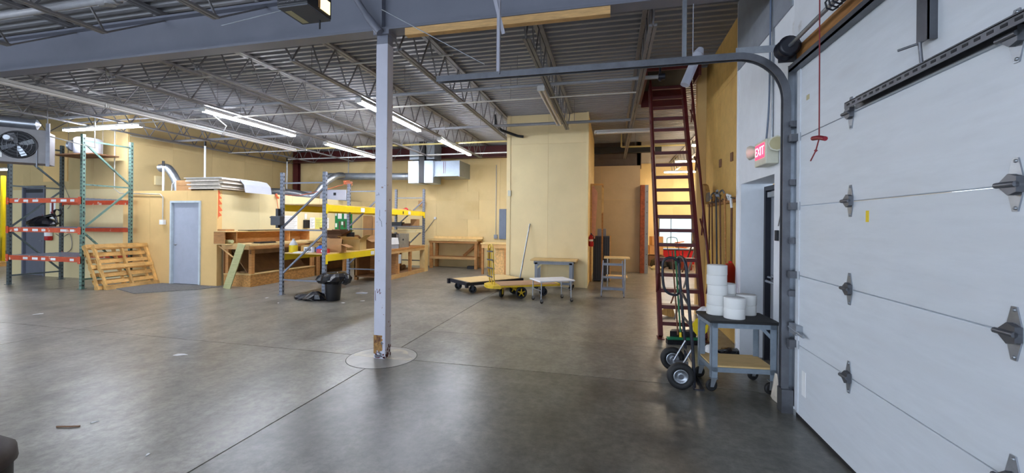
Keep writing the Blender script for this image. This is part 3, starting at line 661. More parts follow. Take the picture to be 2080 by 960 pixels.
single('carton', box(-.11, .11, -.1, .1, 0, .22), W['card'], 'brown carton on the grey shelf at the far end of the yellow rack', 'box', loc=(-6.3, 12.65, 1.50))
single('black_case', box(-.2, .2, -.1, .1, 0, .12), W['black'], 'flat black case on the grey shelf of the yellow rack', 'case', loc=(-6.93, 12.65, 1.50), bev=.01)
single('brown_tray', box(-.2, .2, -.1, .1, 0, .08), W['carddk'], 'low brown tray between the black case and the carton', 'tray', loc=(-6.62, 12.7, 1.50))
single('carton', box(-.09, .09, -.09, .09, 0, .2), W['card'], 'brown carton high on the back wall behind the yellow rack', 'box', loc=(-6.85, 14.28, 2.22))
rd = thing('extension_cord', 'coil of orange extension cord hung on the middle upright of the yellow rack', 'cord')
part(rd, 'cord', MB().tube([(-6.98+.12*math.cos(k*.7), 10.0+.10*math.sin(k*.7), 2.62+.004*k) for k in range(27)], .008, 6).tube([(-7.1, 9.95, 2.62), (-7.8, 10.0, 2.46), (-8.6, 10.15, 2.36), (-9.1, 10.3, 2.37), (-9.5, 10.4, 2.40)], .007, 6), W['orangecord'])
single('extension_cord', MB().tube([(-9.38, 10.1, 2.3), (-9.36, 10.15, 1.9), (-9.36, 10.25, 1.4)], .008, 6).tube([(-9.39,10.1,2.39),(-9.36,10.07,2.33),(-9.36,10.15,2.28)], .03, 8), W['orangecord'], 'orange extension cord running down the cream office wall', 'cord')

# ---------------------------------------------------------------- things on the yellow rack's lower deck
ZD = .92
def jug(loc):
    t = thing('cleaner_jug', 'yellow liquid jug with a white cone top on the lower rack deck', 'jug', loc)
    part(t, 'body', MB().lathe([(.085,0),(.09,.02),(.09,.16)], 16), W['yelplastic'])
    part(t, 'shoulder', MB().lathe([(.09,.16),(.08,.19),(.035,.26),(.025,.27)], 16), W['pvc'])
    part(t, 'cap', MB().lathe([(.027,.27),(.027,.30)], 12), W['pvc'])
jug((-6.88, 7.90, ZD))
def openbox(label, w, d, h, loc, rz, m=W['card'], flaps=(.6, .5, .9, .4), fill=None, fl=.17):
    t = thing('open_carton', label, 'box', loc, rz, 'open cardboard boxes')
    part(t, 'carton_body', MB().box(-w/2, w/2, -d/2, -d/2+.006, 0, h).box(-w/2, w/2, d/2-.006, d/2, 0, h).box(-w/2, -w/2+.006, -d/2, d/2, 0, h).box(w/2-.006, w/2, -d/2, d/2, 0, h).box(-w/2, w/2, -d/2, d/2, 0, .006), m)
    for k, a in enumerate(flaps):
        ln, ww = (w, d/2) if k < 2 else (d, w/2)
        ww = min(ww, fl)
        p = MB().box(-ln/2, ln/2, 0, ww, 0, .005)
        Mx = TR(0, -d/2, h) @ RZ(PI) if k == 0 else TR(0, d/2, h) if k == 1 else TR(-w/2, 0, h) @ RZ(PI/2) if k == 2 else TR(w/2, 0, h) @ RZ(-PI/2)
        o = part(t, 'flap', p, m); o.matrix_local = Mx @ RX(a)
    if fill: part(t, 'contents', box(-w/2+.02, w/2-.02, -d/2+.02, d/2-.02, h*.5, h*.85, RZ(.05)), fill)
    return t
openbox('open brown carton with a white packet at the front of the rack deck', .44, .30, .17, (-6.15, 8.32, ZD), .25, flaps=(1.9, -.6, .3, -.4), fill=W['paper'])
openbox('tall tan open carton against the white column on the rack deck', .42, .42, .26, (-6.18, 9.15, ZD), .2, W['ylwcard'], (.4, -.2, .5, .7))
openbox('open brown carton behind the tall tan one', .42, .36, .24, (-6.28, 9.72, ZD), -.1, flaps=(.3, .5, .6, -.4))
openbox('tan carton with a yellow and white flap beside the near upright', .24, .26, .2, (-6.55, 8.32, ZD), .1, W['ylwcard'], (-.8, .9, .4, .6))
openbox('dark brown carton with drooping flaps behind the small white carton', .40, .34, .20, (-6.74, 8.74, ZD), .15, W['carddk'], (-.7, .5, -.3, .6), fl=.24)
single('carton', box(-.2,.2,-.16,.16,0,.24), W['card'], 'closed brown carton under the dark raised-flap carton', 'box', loc=(-6.74, 9.17, ZD), rz=.1)
openbox('dark brown carton with raised flaps stacked behind the near front upright', .42, .34, .13, (-6.74, 9.17, ZD+.241), .25, W['carddk'], (.7, .8, .9, .5), fl=.25)
bx = thing('white_carton', 'small white printed carton beside the yellow jug', 'box', (-6.55, 8.0, ZD), .3)
part(bx, 'carton_body', box(-.09, .09, -.07, .07, 0, .12), W['paper']); part(bx, 'print', box(-.07, .07, -.0712, -.07, .03, .09), W['ink'])
single('carton', box(-.13, .13, -.09, .09, 0, .13), W['ylwcard'], 'plain tan carton behind the small white carton on the rack deck', 'box', loc=(-6.82, 8.30, ZD), rz=.2)
single('paper_stack', MB().box(-.15,.15,-.1,.1,0,.012).box(-.13,.16,-.09,.1,.012,.02,RZ(.2)), W['paper'], 'loose white papers lying on the rack deck before the cartons', 'paper', loc=(-6.60, 7.83, ZD), rz=.1)
rb_ = thing('red_carton', 'small red carton with a white mark beside the near front upright', 'box', (-6.12, 7.92, ZD), .2)
part(rb_, 'carton_body', box(-.13, .11, -.06, .06, 0, .09), W['red']); part(rb_, 'mark', MB().lathe([(.03,0),(.03,.0008)], 12, TR(0,-.0605,.045) @ RX(PI/2)), W['paper'])
single('blue_bag', MB().lathe([(.09,0),(.12,.04),(.11,.1),(.05,.15),(.02,.16)], 9, RZ(.3)), W['blue'], 'crumpled blue bag behind the near front upright', 'bag', loc=(-6.28, 8.05, ZD))
single('crumpled_paper', MB().lathe([(.05,0),(.12,.03),(.09,.08),(.02,.11)], 7), W['paper'], 'crumpled white paper on top of the tan carton by the upright', 'paper', loc=(-6.45, 8.58, ZD+.0))
mon = thing('computer_monitor', 'wide black monitor standing behind the cartons', 'monitor', (-6.62, 9.58, ZD), .15)
part(mon, 'screen_body', box(-.30, .12, -.03, .03, .06, .42), W['black'], bev=.01); part(mon, 'screen', box(-.28, .10, -.032, -.03, .10, .39), W['greybox']); part(mon, 'stand', MB().box(-.12, .12, -.1, .1, 0, .015).box(-.03, .03, .0, .03, .01, .1), W['black'])

# ---------------------------------------------------------------- wooden benches
def lump(t, name, boxes, m, **k):
    for b in boxes: part(t, name, box(*b), m, **k)
b1 = thing('packing_bench', 'long wooden packing bench with an OSB plinth and cubby shelf along the cream office wall', 'bench')
part(b1, 'top', box(-9.34, -8.48, 8.33, 10.66, 1.0, 1.045), W['plytop'])
part(b1, 'front_rail', box(-8.52, -8.48, 8.33, 10.66, .91, 1.0), W['pineold']); part(b1, 'end_rail', box(-9.34, -8.52, 8.33, 8.37, .91, 1.0), W['pine'])
lump(b1, 'leg', [(-8.60, -8.51, 8.40, 8.49, .31, .91), (-8.60, -8.51, 10.52, 10.61, .31, .91), (-9.3, -9.21, 8.40, 8.49, .31, .91)], W['pineold'])
part(b1, 'plinth', box(-9.3, -8.50, 8.36, 10.62, 0, .29), W['osb']); part(b1, 'plinth_top', box(-9.3, -8.49, 8.35, 10.63, .29, .312), W['plytop'])
part(b1, 'back_board', box(-9.32, -9.30, 8.36, 10.6, .31, 1.0), W['plydark'])
part(b1, 'leaning_sheet', MB().bar((-9.0, 8.55, .34), (-8.72, 8.55, .33), .01, .02).prism([(-9.26,.90),(-9.24,.90),(-8.75,.325),(-8.78,.325)], -10.5, -8.52, Matrix(((1,0,0,0),(0,0,-1,0),(0,1,0,0),(0,0,0,1)))), W['plydark'])
cub = [(-9.34, -9.02, 8.12, 8.14, 1.05, 1.34), (-9.34, -9.02, 8.45, 8.47, 1.05, 1.34), (-9.34, -9.02, 10.2, 10.22, 1.05, 1.34), (-9.34, -9.02, 11.0, 11.02, 1.05, 1.34)]
lump(b1, 'cubby_divider', cub, W['pineold'])
part(b1, 'cubby_shelf', box(-9.34, -8.99, 8.12, 11.02, 1.335, 1.36), W['plytop']); part(b1, 'cubby_floor', box(-9.34, -8.99, 8.12, 8.34, 1.03, 1.05), W['plytop']); part(b1, 'cubby_back', box(-9.345, -9.335, 8.14, 11.0, 1.05, 1.335), W['pineold'])
part(b1, 'diagonal_brace', MB().bar((-9.2, 8.14, 1.0), (-9.0, 8.34, .72), .05, .03), W['pine'])
part(b1, 'apron', box(-8.56, -8.52, 8.37, 10.62, .80, .91), W['plydark'])
single('black_strip', box(-9.3, -8.98, 8.75, 10.1, 1.36, 1.375), W['black'], 'long black strip lying on the cubby shelf of the bench', 'strip')
single('wood_block', box(-9.3, -9.05, 8.18, 8.42, 1.36, 1.40), W['pineold'], 'small wooden block on the near end of the cubby shelf', 'block')
single('paper_roll', MB().tube([(-9.2, 8.30, 1.10), (-8.98, 8.30, 1.10)], .045, 12), W['greenwood'], 'small pale roll in the end cubby of the bench', 'roll')
single('leaning_board', MB().bar((-8.83, 8.02, .0), (-8.56, 8.17, 1.06), .16, .035, (.3,-1,0)), W['greenwood'], 'greenish lumber board leaning on the bench end', 'board')
single('black_tray', MB().prism([(-.13,-.28),(.13,-.28),(.13,.28),(-.13,.28)], 0, .012).prism([(-.11,-.24),(.11,-.24),(.11,.24),(-.11,.24)], .012, .035), W['black'], 'flat black tray on the packing bench', 'tray', loc=(-8.66, 8.95, 1.046))
b3 = thing('packing_bench', 'darker wooden bench beyond the packing bench, half hidden by the yellow rack', 'bench')
part(b3, 'top', box(-9.34, -8.45, 10.70, 13.4, .98, 1.02), W['plytop']); part(b3, 'front_rail', box(-8.49, -8.45, 10.70, 13.4, .89, .98), W['pineold'])
lump(b3, 'leg', [(-8.56, -8.47, y, y+.09, 0, .89) for y in (10.72, 12.0, 13.28)]+[(-9.3, -9.21, y, y+.09, 0, .98) for y in (10.72, 13.28)], W['pineold'])
part(b3, 'lower_shelf', box(-9.3, -8.47, 10.72, 13.36, .58, .61), W['pine']); part(b3, 'back_board', box(-9.33, -9.31, 10.72, 13.36, 0, .98), W['plydark'])
b2 = thing('work_bench', 'low wooden bench carrying the printers at the far end of the yellow rack', 'bench')
part(b2, 'top', box(-6.95, -5.93, 10.22, 12.84, .80, .85), W['pineold']); part(b2, 'front_rail', box(-5.99, -5.94, 10.22, 12.70, .72, .80), W['pine'])
lump(b2, 'leg', [(-6.02, -5.94, y, y+.08, .12, .72) for y in (10.24, 10.9, 11.65)]+[(-6.93, -6.84, y, y+.09, 0, .8) for y in (10.24, 12.7)], W['pineold'])
part(b2, 'end_panel', box(-6.1, -5.92, 12.62, 12.86, 0, .87), W['plytop']); part(b2, 'plinth', box(-6.0, -5.94, 10.24, 12.62, 0, .12), W['pine'])
part(b2, 'base_board', box(-6.9, -6.0, 10.24, 12.62, .08, .12), W['plydark']); part(b2, 'back_panel', box(-6.93, -6.9, 10.24, 12.8, .12, .8), W['plydark'])
part(b2, 'mid_panel', box(-6.9, -6.02, 10.98, 11.0, .12, .8), W['pineold'])
single('dark_roll', MB().tube([(-6.5, 12.3, .19), (-6.35, 11.7, .19)], .065, 12), W['carddk'], 'brown cardboard tube lying under the printer bench', 'tube')
single('pale_cover_plate', box(-5.938, -5.93, 10.9, 11.05, .42, .68), W['frameblue'], 'small pale blue plate on the printer bench beside the column', 'panel')
pr = thing('label_printer', 'grey label printer at the edge of the column', 'printer', (-6.25, 10.95, .85), -.35)
part(pr, 'body', MB().prism([(-.16,0),(.16,0),(.155,.12),(.12,.30),(-.16,.30)], -.2, .2, Matrix(((1,0,0,0),(0,0,-1,0),(0,1,0,0),(0,0,0,1)))), W['grey']); part(pr, 'lid', MB().prism([(.13,.28),(.17,.12),(.165,.12),(.12,.31),(-.16,.31),(-.16,.30),(.12,.30)], -.205, .205, Matrix(((1,0,0,0),(0,0,-1,0),(0,1,0,0),(0,0,0,1)))), W['pvc'])
part(pr, 'front_panel', box(-.12, .12, -.203, -.2, .04, .22), W['greybox'])
pcw = thing('computer_tower', 'black computer tower with a silver front beside the label printer', 'computer', (-6.22, 11.55, .85), -.3)
part(pcw, 'case', box(-.22, .10, -.2, .2, 0, .42), W['black'], bev=.006); part(pcw, 'front_bezel', box(.10, .15, -.2, .2, 0, .42), W['galv'], bev=.008); part(pcw, 'power_button', MB().lathe([(.03,0),(.03,.004)], 12, TR(.151,-.05,.24) @ RY(PI/2)), W['inkdk'])
part(pcw, 'side_front', box(.02, .10, -.204, -.2, .02, .40), W['galv']); part(pcw, 'badge', MB().lathe([(.03,0),(.03,.003)], 14, TR(.06,-.204,.22) @ RX(PI/2)), W['inkdk'])
single('small_carton', box(-.1,.1,-.1,.1,0,.16), W['carddk'], 'small brown carton behind the computer tower', 'box', loc=(-6.35, 12.1, .85))
bf = thing('work_bench', 'wooden bench with a lower shelf standing against the back wall', 'bench')
part(bf, 'top', box(-6.36, -4.50, 13.72, 14.36, .97, 1.03), W['plytop']); part(bf, 'front_rail', box(-6.30, -4.46, 13.74, 13.79, .90, .97), W['pineold'])
part(bf, 'back_ledge', box(-6.36, -4.46, 14.30, 14.37, 1.03, 1.12), W['plytop'])
lump(bf, 'leg', [(x, x+.1, y, y+.09, 0, .97) for x in (-6.28, -4.60) for y in (13.76, 14.26)], W['pineold'])
part(bf, 'lower_shelf', box(-6.26, -4.55, 13.78, 14.3, .38, .41), W['pineold']); part(bf, 'shelf_rail', box(-6.26, -4.55, 13.75, 13.78, .33, .41), W['pine'])
part(bf, 'diagonal_brace', MB().bar((-5.15, 14.2, .42), (-4.6, 14.2, .9), .05, .09), W['pineold'])
single('black_box', box(-.12,.12,-.1,.1,0,.09), W['black'], 'small black box on the floor under the back wall bench', 'box', loc=(-4.78, 13.98, 0))
ob = thing('plywood_stand', 'unfinished pine frame stand with a torn OSB side beside the boxed-in projection', 'stand')
part(ob, 'top', box(-3.98, -3.12, 12.5, 13.3, .95, .98), W['plytop']); part(ob, 'front_rail', box(-3.95, -3.15, 12.52, 12.57, .83, .95), W['pine'])
lump(ob, 'leg', [(x, x+.06, 12.53, 12.62, 0, .83) for x in (-3.95, -3.21)]+[(x, x+.06, 13.2, 13.29, 0, .95) for x in (-3.95, -3.21)], W['pineold'])
part(ob, 'side_panel', MB().prism([(-3.6,0),(-3.22,0),(-3.22,.83),(-3.55,.83),(-3.50,.7),(-3.56,.6),(-3.5,.5),(-3.58,.38),(-3.52,.25)], -12.66, -12.645, Matrix(((1,0,0,0),(0,0,-1,0),(0,1,0,0),(0,0,0,1)))), mat('light_osb', (222,180,120), .8, var=.4, scale=16))
single('slate_board', box(-3.87, -3.62, 14.34, 14.388, 1.05, 2.12), W['bluepanel'], 'slate blue board on the back wall beside the projection', 'panel')
cdt = thing('wall_conduit', 'grey conduit dropping to an outlet box on the back wall', 'conduit')
part(cdt, 'tube', MB().tube([(-4.0, 14.37, 3.7), (-4.0, 14.37, 1.2)], .012, 8), W['galv']); part(cdt, 'outlet_box', box(-4.06, -3.94, 14.33, 14.388, 1.06, 1.2), W['grey'])
cdt = thing('wall_cable', 'slanting cable with a round outlet on the back wall above the benches', 'cable')
part(cdt, 'cable', MB().tube([(-6.35, 14.37, 1.76), (-6.75, 14.37, 1.25)], .01, 6), W['galv']); part(cdt, 'outlet_box', MB().lathe([(.05,0),(.05,.04)], 10, TR(-6.34,14.385,1.78) @ RX(PI/2)), W['pvc'])
single('thermostat', MB().box(-2.62,-2.54,10.55,10.585,2.32,2.47).box(-2.60,-2.545,10.545,10.55,2.33,2.40), W['cream_plastic'], 'small cream thermostat on the edge of the projection', 'thermostat')
single('access_hatch', MB().box(-5.55,-4.65,14.372,14.387,1.75,2.75), W['yellow'], 'square access hatch in the back wall left of the grey conduit', 'panel')

# ---------------------------------------------------------------- inner office front
PM = Matrix(((0,-.39,.92,-11.18),(1,0,0,7.12),(0,.92,.39,.002),(0,0,0,1)))
def pallet(label, M):
    t = thing('wooden_pallet', label, 'pallet', group='leaning pallets', M=M)
    sb = box(0, 1.13, 0, .09, -.018, 0).mesh('deck_board', W['pallet'])
    for y in (0, .51, 1.02): o = part(t, 'deck_board', sb); o.location = (0, y, 0)
    for x in (0, .545, 1.09): part(t, 'stringer', MB().prism([(0,-.018),(1.11,-.018),(1.11,-.098),(.9,-.098),(.88,-.07),(.68,-.07),(.66,-.098),(.45,-.098),(.43,-.07),(.23,-.07),(.21,-.098),(0,-.098)], x, x+.04, Matrix(((0,0,1,0),(1,0,0,0),(0,1,0,0),(0,0,0,1)))), W['pallet'])
    for k in range(7): o = part(t, 'deck_board', sb); o.location = (0, k*.17, -.098)
    return t
pallet('front one of two wooden pallets leaning on the green rack frame', PM)
pallet('rear pallet peeking out behind the front leaning pallet', PM @ TR(-.09, .06, -.125))
fm = thing('floor_mat', 'worn dark grey carpet mat on the floor before the office door', 'mat')
part(fm, 'pile', MB().prism([(-11.35,7.35),(-10.1,6.92),(-9.35,7.75),(-9.2,8.22),(-11.1,8.25)], 0, .012), W['mat'])
sw = thing('switch_conduit', 'pale conduit running down to a switch box beside the office door', 'conduit')
part(sw, 'tube', MB().tube([(-12.7,8.22,4.0),(-12.7,8.22,2.42),(-12.5,8.22,2.30),(-11.15,8.22,2.27),(-11.06,8.22,2.2),(-11.06,8.22,1.6)], .014, 8), W['conduit']); part(sw, 'switch_box', box(-11.12,-11.0,8.18,8.255,1.5,1.62), W['pvc'])
single('wall_conduit', MB().tube([(-12.42,8.4,3.85),(-12.42,14.3,3.93)], .016, 8), W['conduit'], 'long pale conduit along the tall yellow wall above the office', 'conduit')
single('electric_box', box(-12.44,-12.38,9.0,9.25,2.6,2.85), W['cream'], 'cream box on the tall yellow wall above the office', 'box')
for x, y, h, nm in ((-11.5, 8.55, 3.12, 'short white vent pipe over the switch box'), (-11.2, 9.45, 3.8, 'tall white vent pipe behind the stacked boards'), (-11.9, 13.3, 3.95, 'far white vent pipe near the red post')):
    t = thing('vent_pipe', nm, 'pipe', (x, y, 2.35)); part(t, 'tube', MB().tube([(0,0,0),(0,0,h-2.35)], .024, 10), W['pvc']); part(t, 'collar', MB().tube([(0,0,h-2.43),(0,0,h-2.30)], .03, 10), W['black'])
single('wire_loop', MB().tube([(-11.15,8.5,2.35),(-11.13,8.5,2.55),(-11.02,8.5,2.63),(-10.88,8.5,2.60),(-10.8,8.5,2.45)], .012, 6), W['pvc'], 'white wire loop standing on the office roof by the short vent pipe', 'wire')
def flex(pts, r):
    P = []; rr = []
    for i in range(len(pts)-1):
        a, b = Vector(pts[i]), Vector(pts[i+1]); n = max(3, int((b-a).length/.03))
        for k in range(n): P.append(a.lerp(b, k/n)); rr.append(r*(1+.09*(-1)**len(P)))
    P.append(Vector(pts[-1])); rr.append(r)
    return MB().tube(P, rr, 14)
def spl(pts, n=8):
    out = []; P = [Vector(p) for p in pts]
    for i in range(len(P)-1):
        p0 = P[max(0,i-1)]; p1 = P[i]; p2 = P[i+1]; p3 = P[min(len(P)-1,i+2)]
        for k in range(n):
            t = k/n; out.append(.5*((2*p1)+(p2-p0)*t+(2*p0-5*p1+4*p2-p3)*t*t+(3*p1-p0-3*p2+p3)*t**3))
    out.append(P[-1]); return out
single('flexible_duct', flex(spl([(-12.2,9.0,3.06),(-11.95,9.0,3.05),(-11.75,9.0,2.85),(-11.62,9.0,2.62),(-11.55,9.0,2.4)]), .10), W['foil'], 'short silver flexible duct bending out of the tall wall over the office', 'duct')
single('flexible_duct', flex(spl([(-11.35,12,2.64),(-10.9,12,2.62),(-10.3,12,2.56),(-9.85,12,2.46),(-9.65,12.1,2.55),(-9.5,12.3,2.9),(-9.35,12.7,3.2),(-9.5,13.3,3.3)]), .10), W['foil'], 'long silver flexible duct snaking along the office roof and up', 'duct')
rdct = thing('round_duct', 'long grey round duct along the back wall', 'duct')
part(rdct, 'tube', MB().tube([(-10.5,13.6,3.32),(-6.7,13.6,3.24)], .125, 18), W['ductgrey']); part(rdct, 'joint_ring', MB().tube([(-7.2,13.6,3.25),(-7.12,13.6,3.25)], .132, 18).tube([(-9.0,13.6,3.29),(-8.94,13.6,3.29)], .132, 18), W['galv'])
part(rdct, 'elbow', MB().tube(spl([(-6.75,13.6,3.24),(-6.55,13.58,3.24),(-6.42,13.5,3.24),(-6.40,13.35,3.24)]), .14, 16), W['ductgrey']); part(rdct, 'hanger_strap', MB().box(-8.01,-7.98,13.6,13.605,3.37,4.4).box(-9.5,-9.47,13.6,13.605,3.4,4.4), W['galv'])
pl = thing('duct_plenum', 'shiny sheet metal plenum box split by a black strap under the roof', 'duct')
part(pl, 'box_half', box(-6.85,-6.45,13.2,13.9,2.97,3.74), W['duct'], bev=.006); part(pl, 'box_half', box(-6.25,-5.92,13.2,13.9,2.97,3.74), W['duct'], bev=.006)
part(pl, 'strap', box(-6.45,-6.25,13.22,13.88,2.98,4.4), W['black']); part(pl, 'riser', MB().box(-6.85,-6.5,13.3,13.9,3.8,4.4).box(-6.22,-5.92,13.3,13.9,3.8,4.4), W['ductgrey'])
rc = thing('rectangular_duct', 'bright rectangular duct leaving the plenum toward the back wall', 'duct')
part(rc, 'shell', box(-5.92,-5.0,13.3,14.38,3.2,3.73), W['duct'], bev=.004); part(rc, 'seam', MB().box(-5.93,-5.9,13.29,13.3,3.18,3.75).box(-5.02,-4.99,13.29,13.3,3.18,3.75).box(-5.92,-5.0,13.29,13.3,3.27,3.28), W['galv']); part(rc, 'red_marks', MB().box(-5.58,-5.565,13.295,13.299,3.3,3.7).box(-5.52,-5.51,13.295,13.299,3.3,3.7), W['redcord'])
bd = thing('board_stack', 'stack of pale plasterboard offcuts lying on the office roof corner', 'boards')
for k, (x0, x1, y0, y1, dz) in enumerate([(-10.25,-9.28,8.22,9.35,0),(-10.2,-9.25,8.24,9.42,.045),(-10.28,-9.3,8.2,9.3,.09),(-10.2,-9.2,8.24,9.5,.135),(-10.3,-9.28,8.18,9.3,.18),(-10.3,-9.2,8.2,9.45,.225)]):
    part(bd, 'board', box(x0,x1,y0,y1,2.392+dz,2.392+dz+.035), W['drywall'])
part(bd, 'top_sheet', box(-10.32,-9.2,8.16,9.4,2.655,2.667), W['paper'])
single('bent_sheet', MB().prism([(-.55,.10),(-.25,.11),(0,.06),(.12,-.06),(.16,-.26),(.15,-.26),(.10,-.06),(-.01,.045),(-.25,.095),(-.55,.085)], -.42, .42, Matrix(((1,0,0,0),(0,0,-1,0),(0,1,0,0),(0,0,0,1)))), W['boardgrey'], 'pale grey sheet drooping over the edge of the office roof', 'sheet', loc=(-9.18, 9.12, 2.59))
single('carton', MB().box(-.24,.24,-.2,.2,0,.26).box(-.25,.25,-.205,.205,.13,.135), W['card'], 'tan carton on the office roof above the door', 'box', loc=(-10.5, 8.5, 2.36))
for (x, y, rz, w, h, l) in ((-9.6,12.9,.1,1.0,.36,'large grey board with a dark hole standing on the office roof'),(-9.95,13.75,-.1,.8,.30,'smaller grey board standing beside the holed one'),(-10.9,12.9,.05,.8,.32,'grey board standing behind the flexible duct')):
    t = thing('grey_board', l, 'board', (x,y,2.385 if x < -9.45 else 2.385), rz); part(t, 'sheet', box(-w/2,w/2,-.012,.012,0,h), W['boardgrey'])
    if 'hole' in l and 'dark' in l: part(t, 'hole', box(.02,.12,-.0135,-.012,.16,.26), W['hole'])
single('corner_foam', MB().prism([(0,0),(.035,.02),(.06,.1),(.02,.11),(.1,.2),(.02,.22),(.11,.34),(.01,.36),(.12,.5),(.02,.53),(.1,.62),(.01,.66),(0,.7)], 0, .012, Matrix(((0,0,1,-9.405),(1,0,0,8.28),(0,-1,0,2.36),(0,0,0,1)))), W['orangecord'], 'ragged orange foam left on the office corner', 'foam')
# posters on the office side wall
def sheet(label, y0, y1, z0, z1, m, cat='paper', name='notice', lines=0, grp=None, x=-9.404):
    t = thing(name, label, cat, group=grp); part(t, 'sheet', box(x, x+.004, y0, y1, z0, z1), m)
    if lines:
        mb = MB()
        for k in range(lines): mb.box(x+.004, x+.0046, y0+.03, y1-.03-.05*(k % 3), z1-.05-k*(z1-z0-.08)/lines, z1-.058-k*(z1-z0-.08)/lines)
        part(t, 'print', mb, W['ink'])
    return t
sheet('white printed notice beside the orange cord on the office wall', 10.35, 10.95, 1.30, 1.78, W['paper'], lines=10)
sheet('yellow printed notice on the office wall', 11.75, 12.1, 1.38, 1.74, mat('yellow_paper', (232,228,120), .7), lines=8)
sheet('white printed notice to the right of the yellow one', 12.12, 12.42, 1.38, 1.74, W['paper'], lines=8)
sheet('white printed notice to the left of the yellow one', 11.5, 11.73, 1.38, 1.74, W['paper'], lines=8)
ph = thing('wall_phone', 'black wall telephone with a white card above it', 'phone'); part(ph, 'body', box(-9.404,-9.33,11.2,11.42,1.40,1.66), W['black'], bev=.012); part(ph, 'card', box(-9.404,-9.40,11.26,11.36,1.69,1.86), W['paper'])
ps = thing('green_poster', 'tall green poster with white squares and pictures', 'poster'); part(ps, 'sheet', box(-9.404,-9.40,12.75,13.75,1.05,1.98), W['poster'])
mb = MB(); mb2 = MB()
for y, z, w, h in ((12.9,1.72,.22,.20),(13.25,1.72,.16,.2),(12.76,1.82,.08,.14),(13.45,1.84,.09,.1),(12.76,1.42,.1,.14),(13.1,1.5,.1,.12),(13.44,1.45,.1,.14),(12.77,1.2,.08,.14),(13.42,1.22,.1,.12),(13.05,1.1,.12,.05)): mb.box(-9.40,-9.3985,y,y+w,z,z+h)
for y, z, w, h in ((12.95,1.35,.1,.28),(13.22,1.4,.1,.24),(12.98,1.93,.08,.05),(13.25,1.93,.08,.05)): mb2.box(-9.40,-9.3988,y,y+w,z,z+h)
part(ps, 'white_squares', mb, W['paper']); part(ps, 'pictures', mb2, W['posterdk'])
for k in range(3): single('brown_sheet', box(-9.32+k*.42,-8.93+k*.42,14.33-.012*k,14.345-.012*k,0,1.86-.05*k), W['card'], '%s brown cardboard sheet standing against the back wall behind the yellow rack' % ('first','second','third')[k], 'sheet', 'brown sheets on the back wall')

# ---------------------------------------------------------------- heater, hung platform, left wall bits
ht = thing('unit_heater', 'grey hanging unit heater with a round fan and flue pipe at far left', 'heater', (-12.15, 6.0, 2.80), .85)
part(ht, 'cabinet', MB().box(-.58,.50,.02,.62,0,.70).box(-.6,.52,0,.03,-.01,.71), mat('heater_enamel', (120,118,120), .45, .2), bev=.006)
part(ht, 'fan_ring', MB().tube([(.10+.27*math.cos(k*PI/14), -.01, .36+.27*math.sin(k*PI/14)) for k in range(28)], .02, 8, True), W['black'])
part(ht, 'fan_well', MB().lathe([(.26,0),(.26,.012)], 24, TR(.10,.0,.36) @ RX(PI/2)), W['hole'])
fb = MB()
for k in range(4): fb.prism([(.03,-.02),(.24,-.09),(.25,.05),(.03,.03)], 0, .006, TR(.10,-.02,.36) @ RX(PI/2) @ RZ(k*PI/2+.4) @ RX(.3))
part(ht, 'fan_blade', fb, W['galv'])
gg = MB()
for r in (.09,.15,.21): gg.tube([(.10+r*math.cos(k*PI/10), -.045, .36+r*math.sin(k*PI/10)) for k in range(20)], .004, 5, True)
for k in range(8): gg.tube([(.10,-.045,.36),(.10+.27*math.cos(k*PI/4),-.02,.36+.27*math.sin(k*PI/4))], .004, 5)
part(ht, 'fan_guard', gg, W['galvdk'])
part(ht, 'fan_motor', MB().lathe([(.07,0),(.075,.05),(.05,.12)], 14, TR(-.02,-.03,.48) @ RX(PI/2)), W['galv'])
part(ht, 'rating_label', box(-.33,-.12,-.003,0,.08,.22), W['paper']); part(ht, 'label_print', box(-.30,-.16,-.0045,-.003,.11,.19), W['blue'])
part(ht, 'side_bracket', MB().box(.50,.56,-.02,.0,-.06,.86).box(.36,.38,-.02,0,-.1,.3), W['galvdk'])
part(ht, 'flue_pipe', MB().tube([(-1.2,.3,.86),(.30,.3,.86)], .11, 16).lathe([(.11,0),(.02,.05)], 16, TR(.30,.3,.86) @ RY(PI/2)), W['galv'])
part(ht, 'hanger_rod', MB().tube([(-.5,.3,.7),(-.5,.3,1.62)], .01, 6).tube([(.45,.3,.7),(.45,.3,1.62)], .01, 6), W['joist'])
part(ht, 'gas_branch', MB().tube([(.5,.2,.62),(1.2,.3,.46),(1.2,.3,1.3)], .016, 8), W['conduit'])
hp = thing('hung_platform', 'dark board platform hung on wires under the deck above the orange rack', 'shelf', (-13.2, 7.9, 3.24), .03)
part(hp, 'board', box(-.70,.66,-.30,.30,0,.03), W['carddk'])
part(hp, 'hanger_wire', MB().tube([(-.6,0,.03),(-.6,0,1.18)], .004, 5).tube([(.56,0,.03),(.56,0,1.18)], .004, 5), W['joist'])
sp = thing('fan_housing', 'white round fan housing standing on the hung platform', 'fan', (-13.12, 7.9, 3.27), .2)
part(sp, 'drum', MB().lathe([(.24,0),(.27,.05),(.27,.38),(.24,.42)], 22), W['boardgrey']); part(sp, 'cowl', MB().lathe([(.14,0),(.14,.06)], 16, TR(-.27,-.1,.22) @ RY(-PI/2)), W['galv']); part(sp, 'hub', MB().lathe([(.05,0),(.05,.08)], 10, TR(-.3,-.1,.22) @ RY(-PI/2)), W['black'])
single('tan_sheet', box(-15.55,-14.62,8.335,8.3575,2.66,4.05), W['tan'], 'tall tan plywood panel on the yellow wall above the slate door', 'panel')
fe = thing('fire_extinguisher', 'red and white fire extinguisher on the wall beside the slate door', 'extinguisher', (-15.22, 8.28, 1.02))
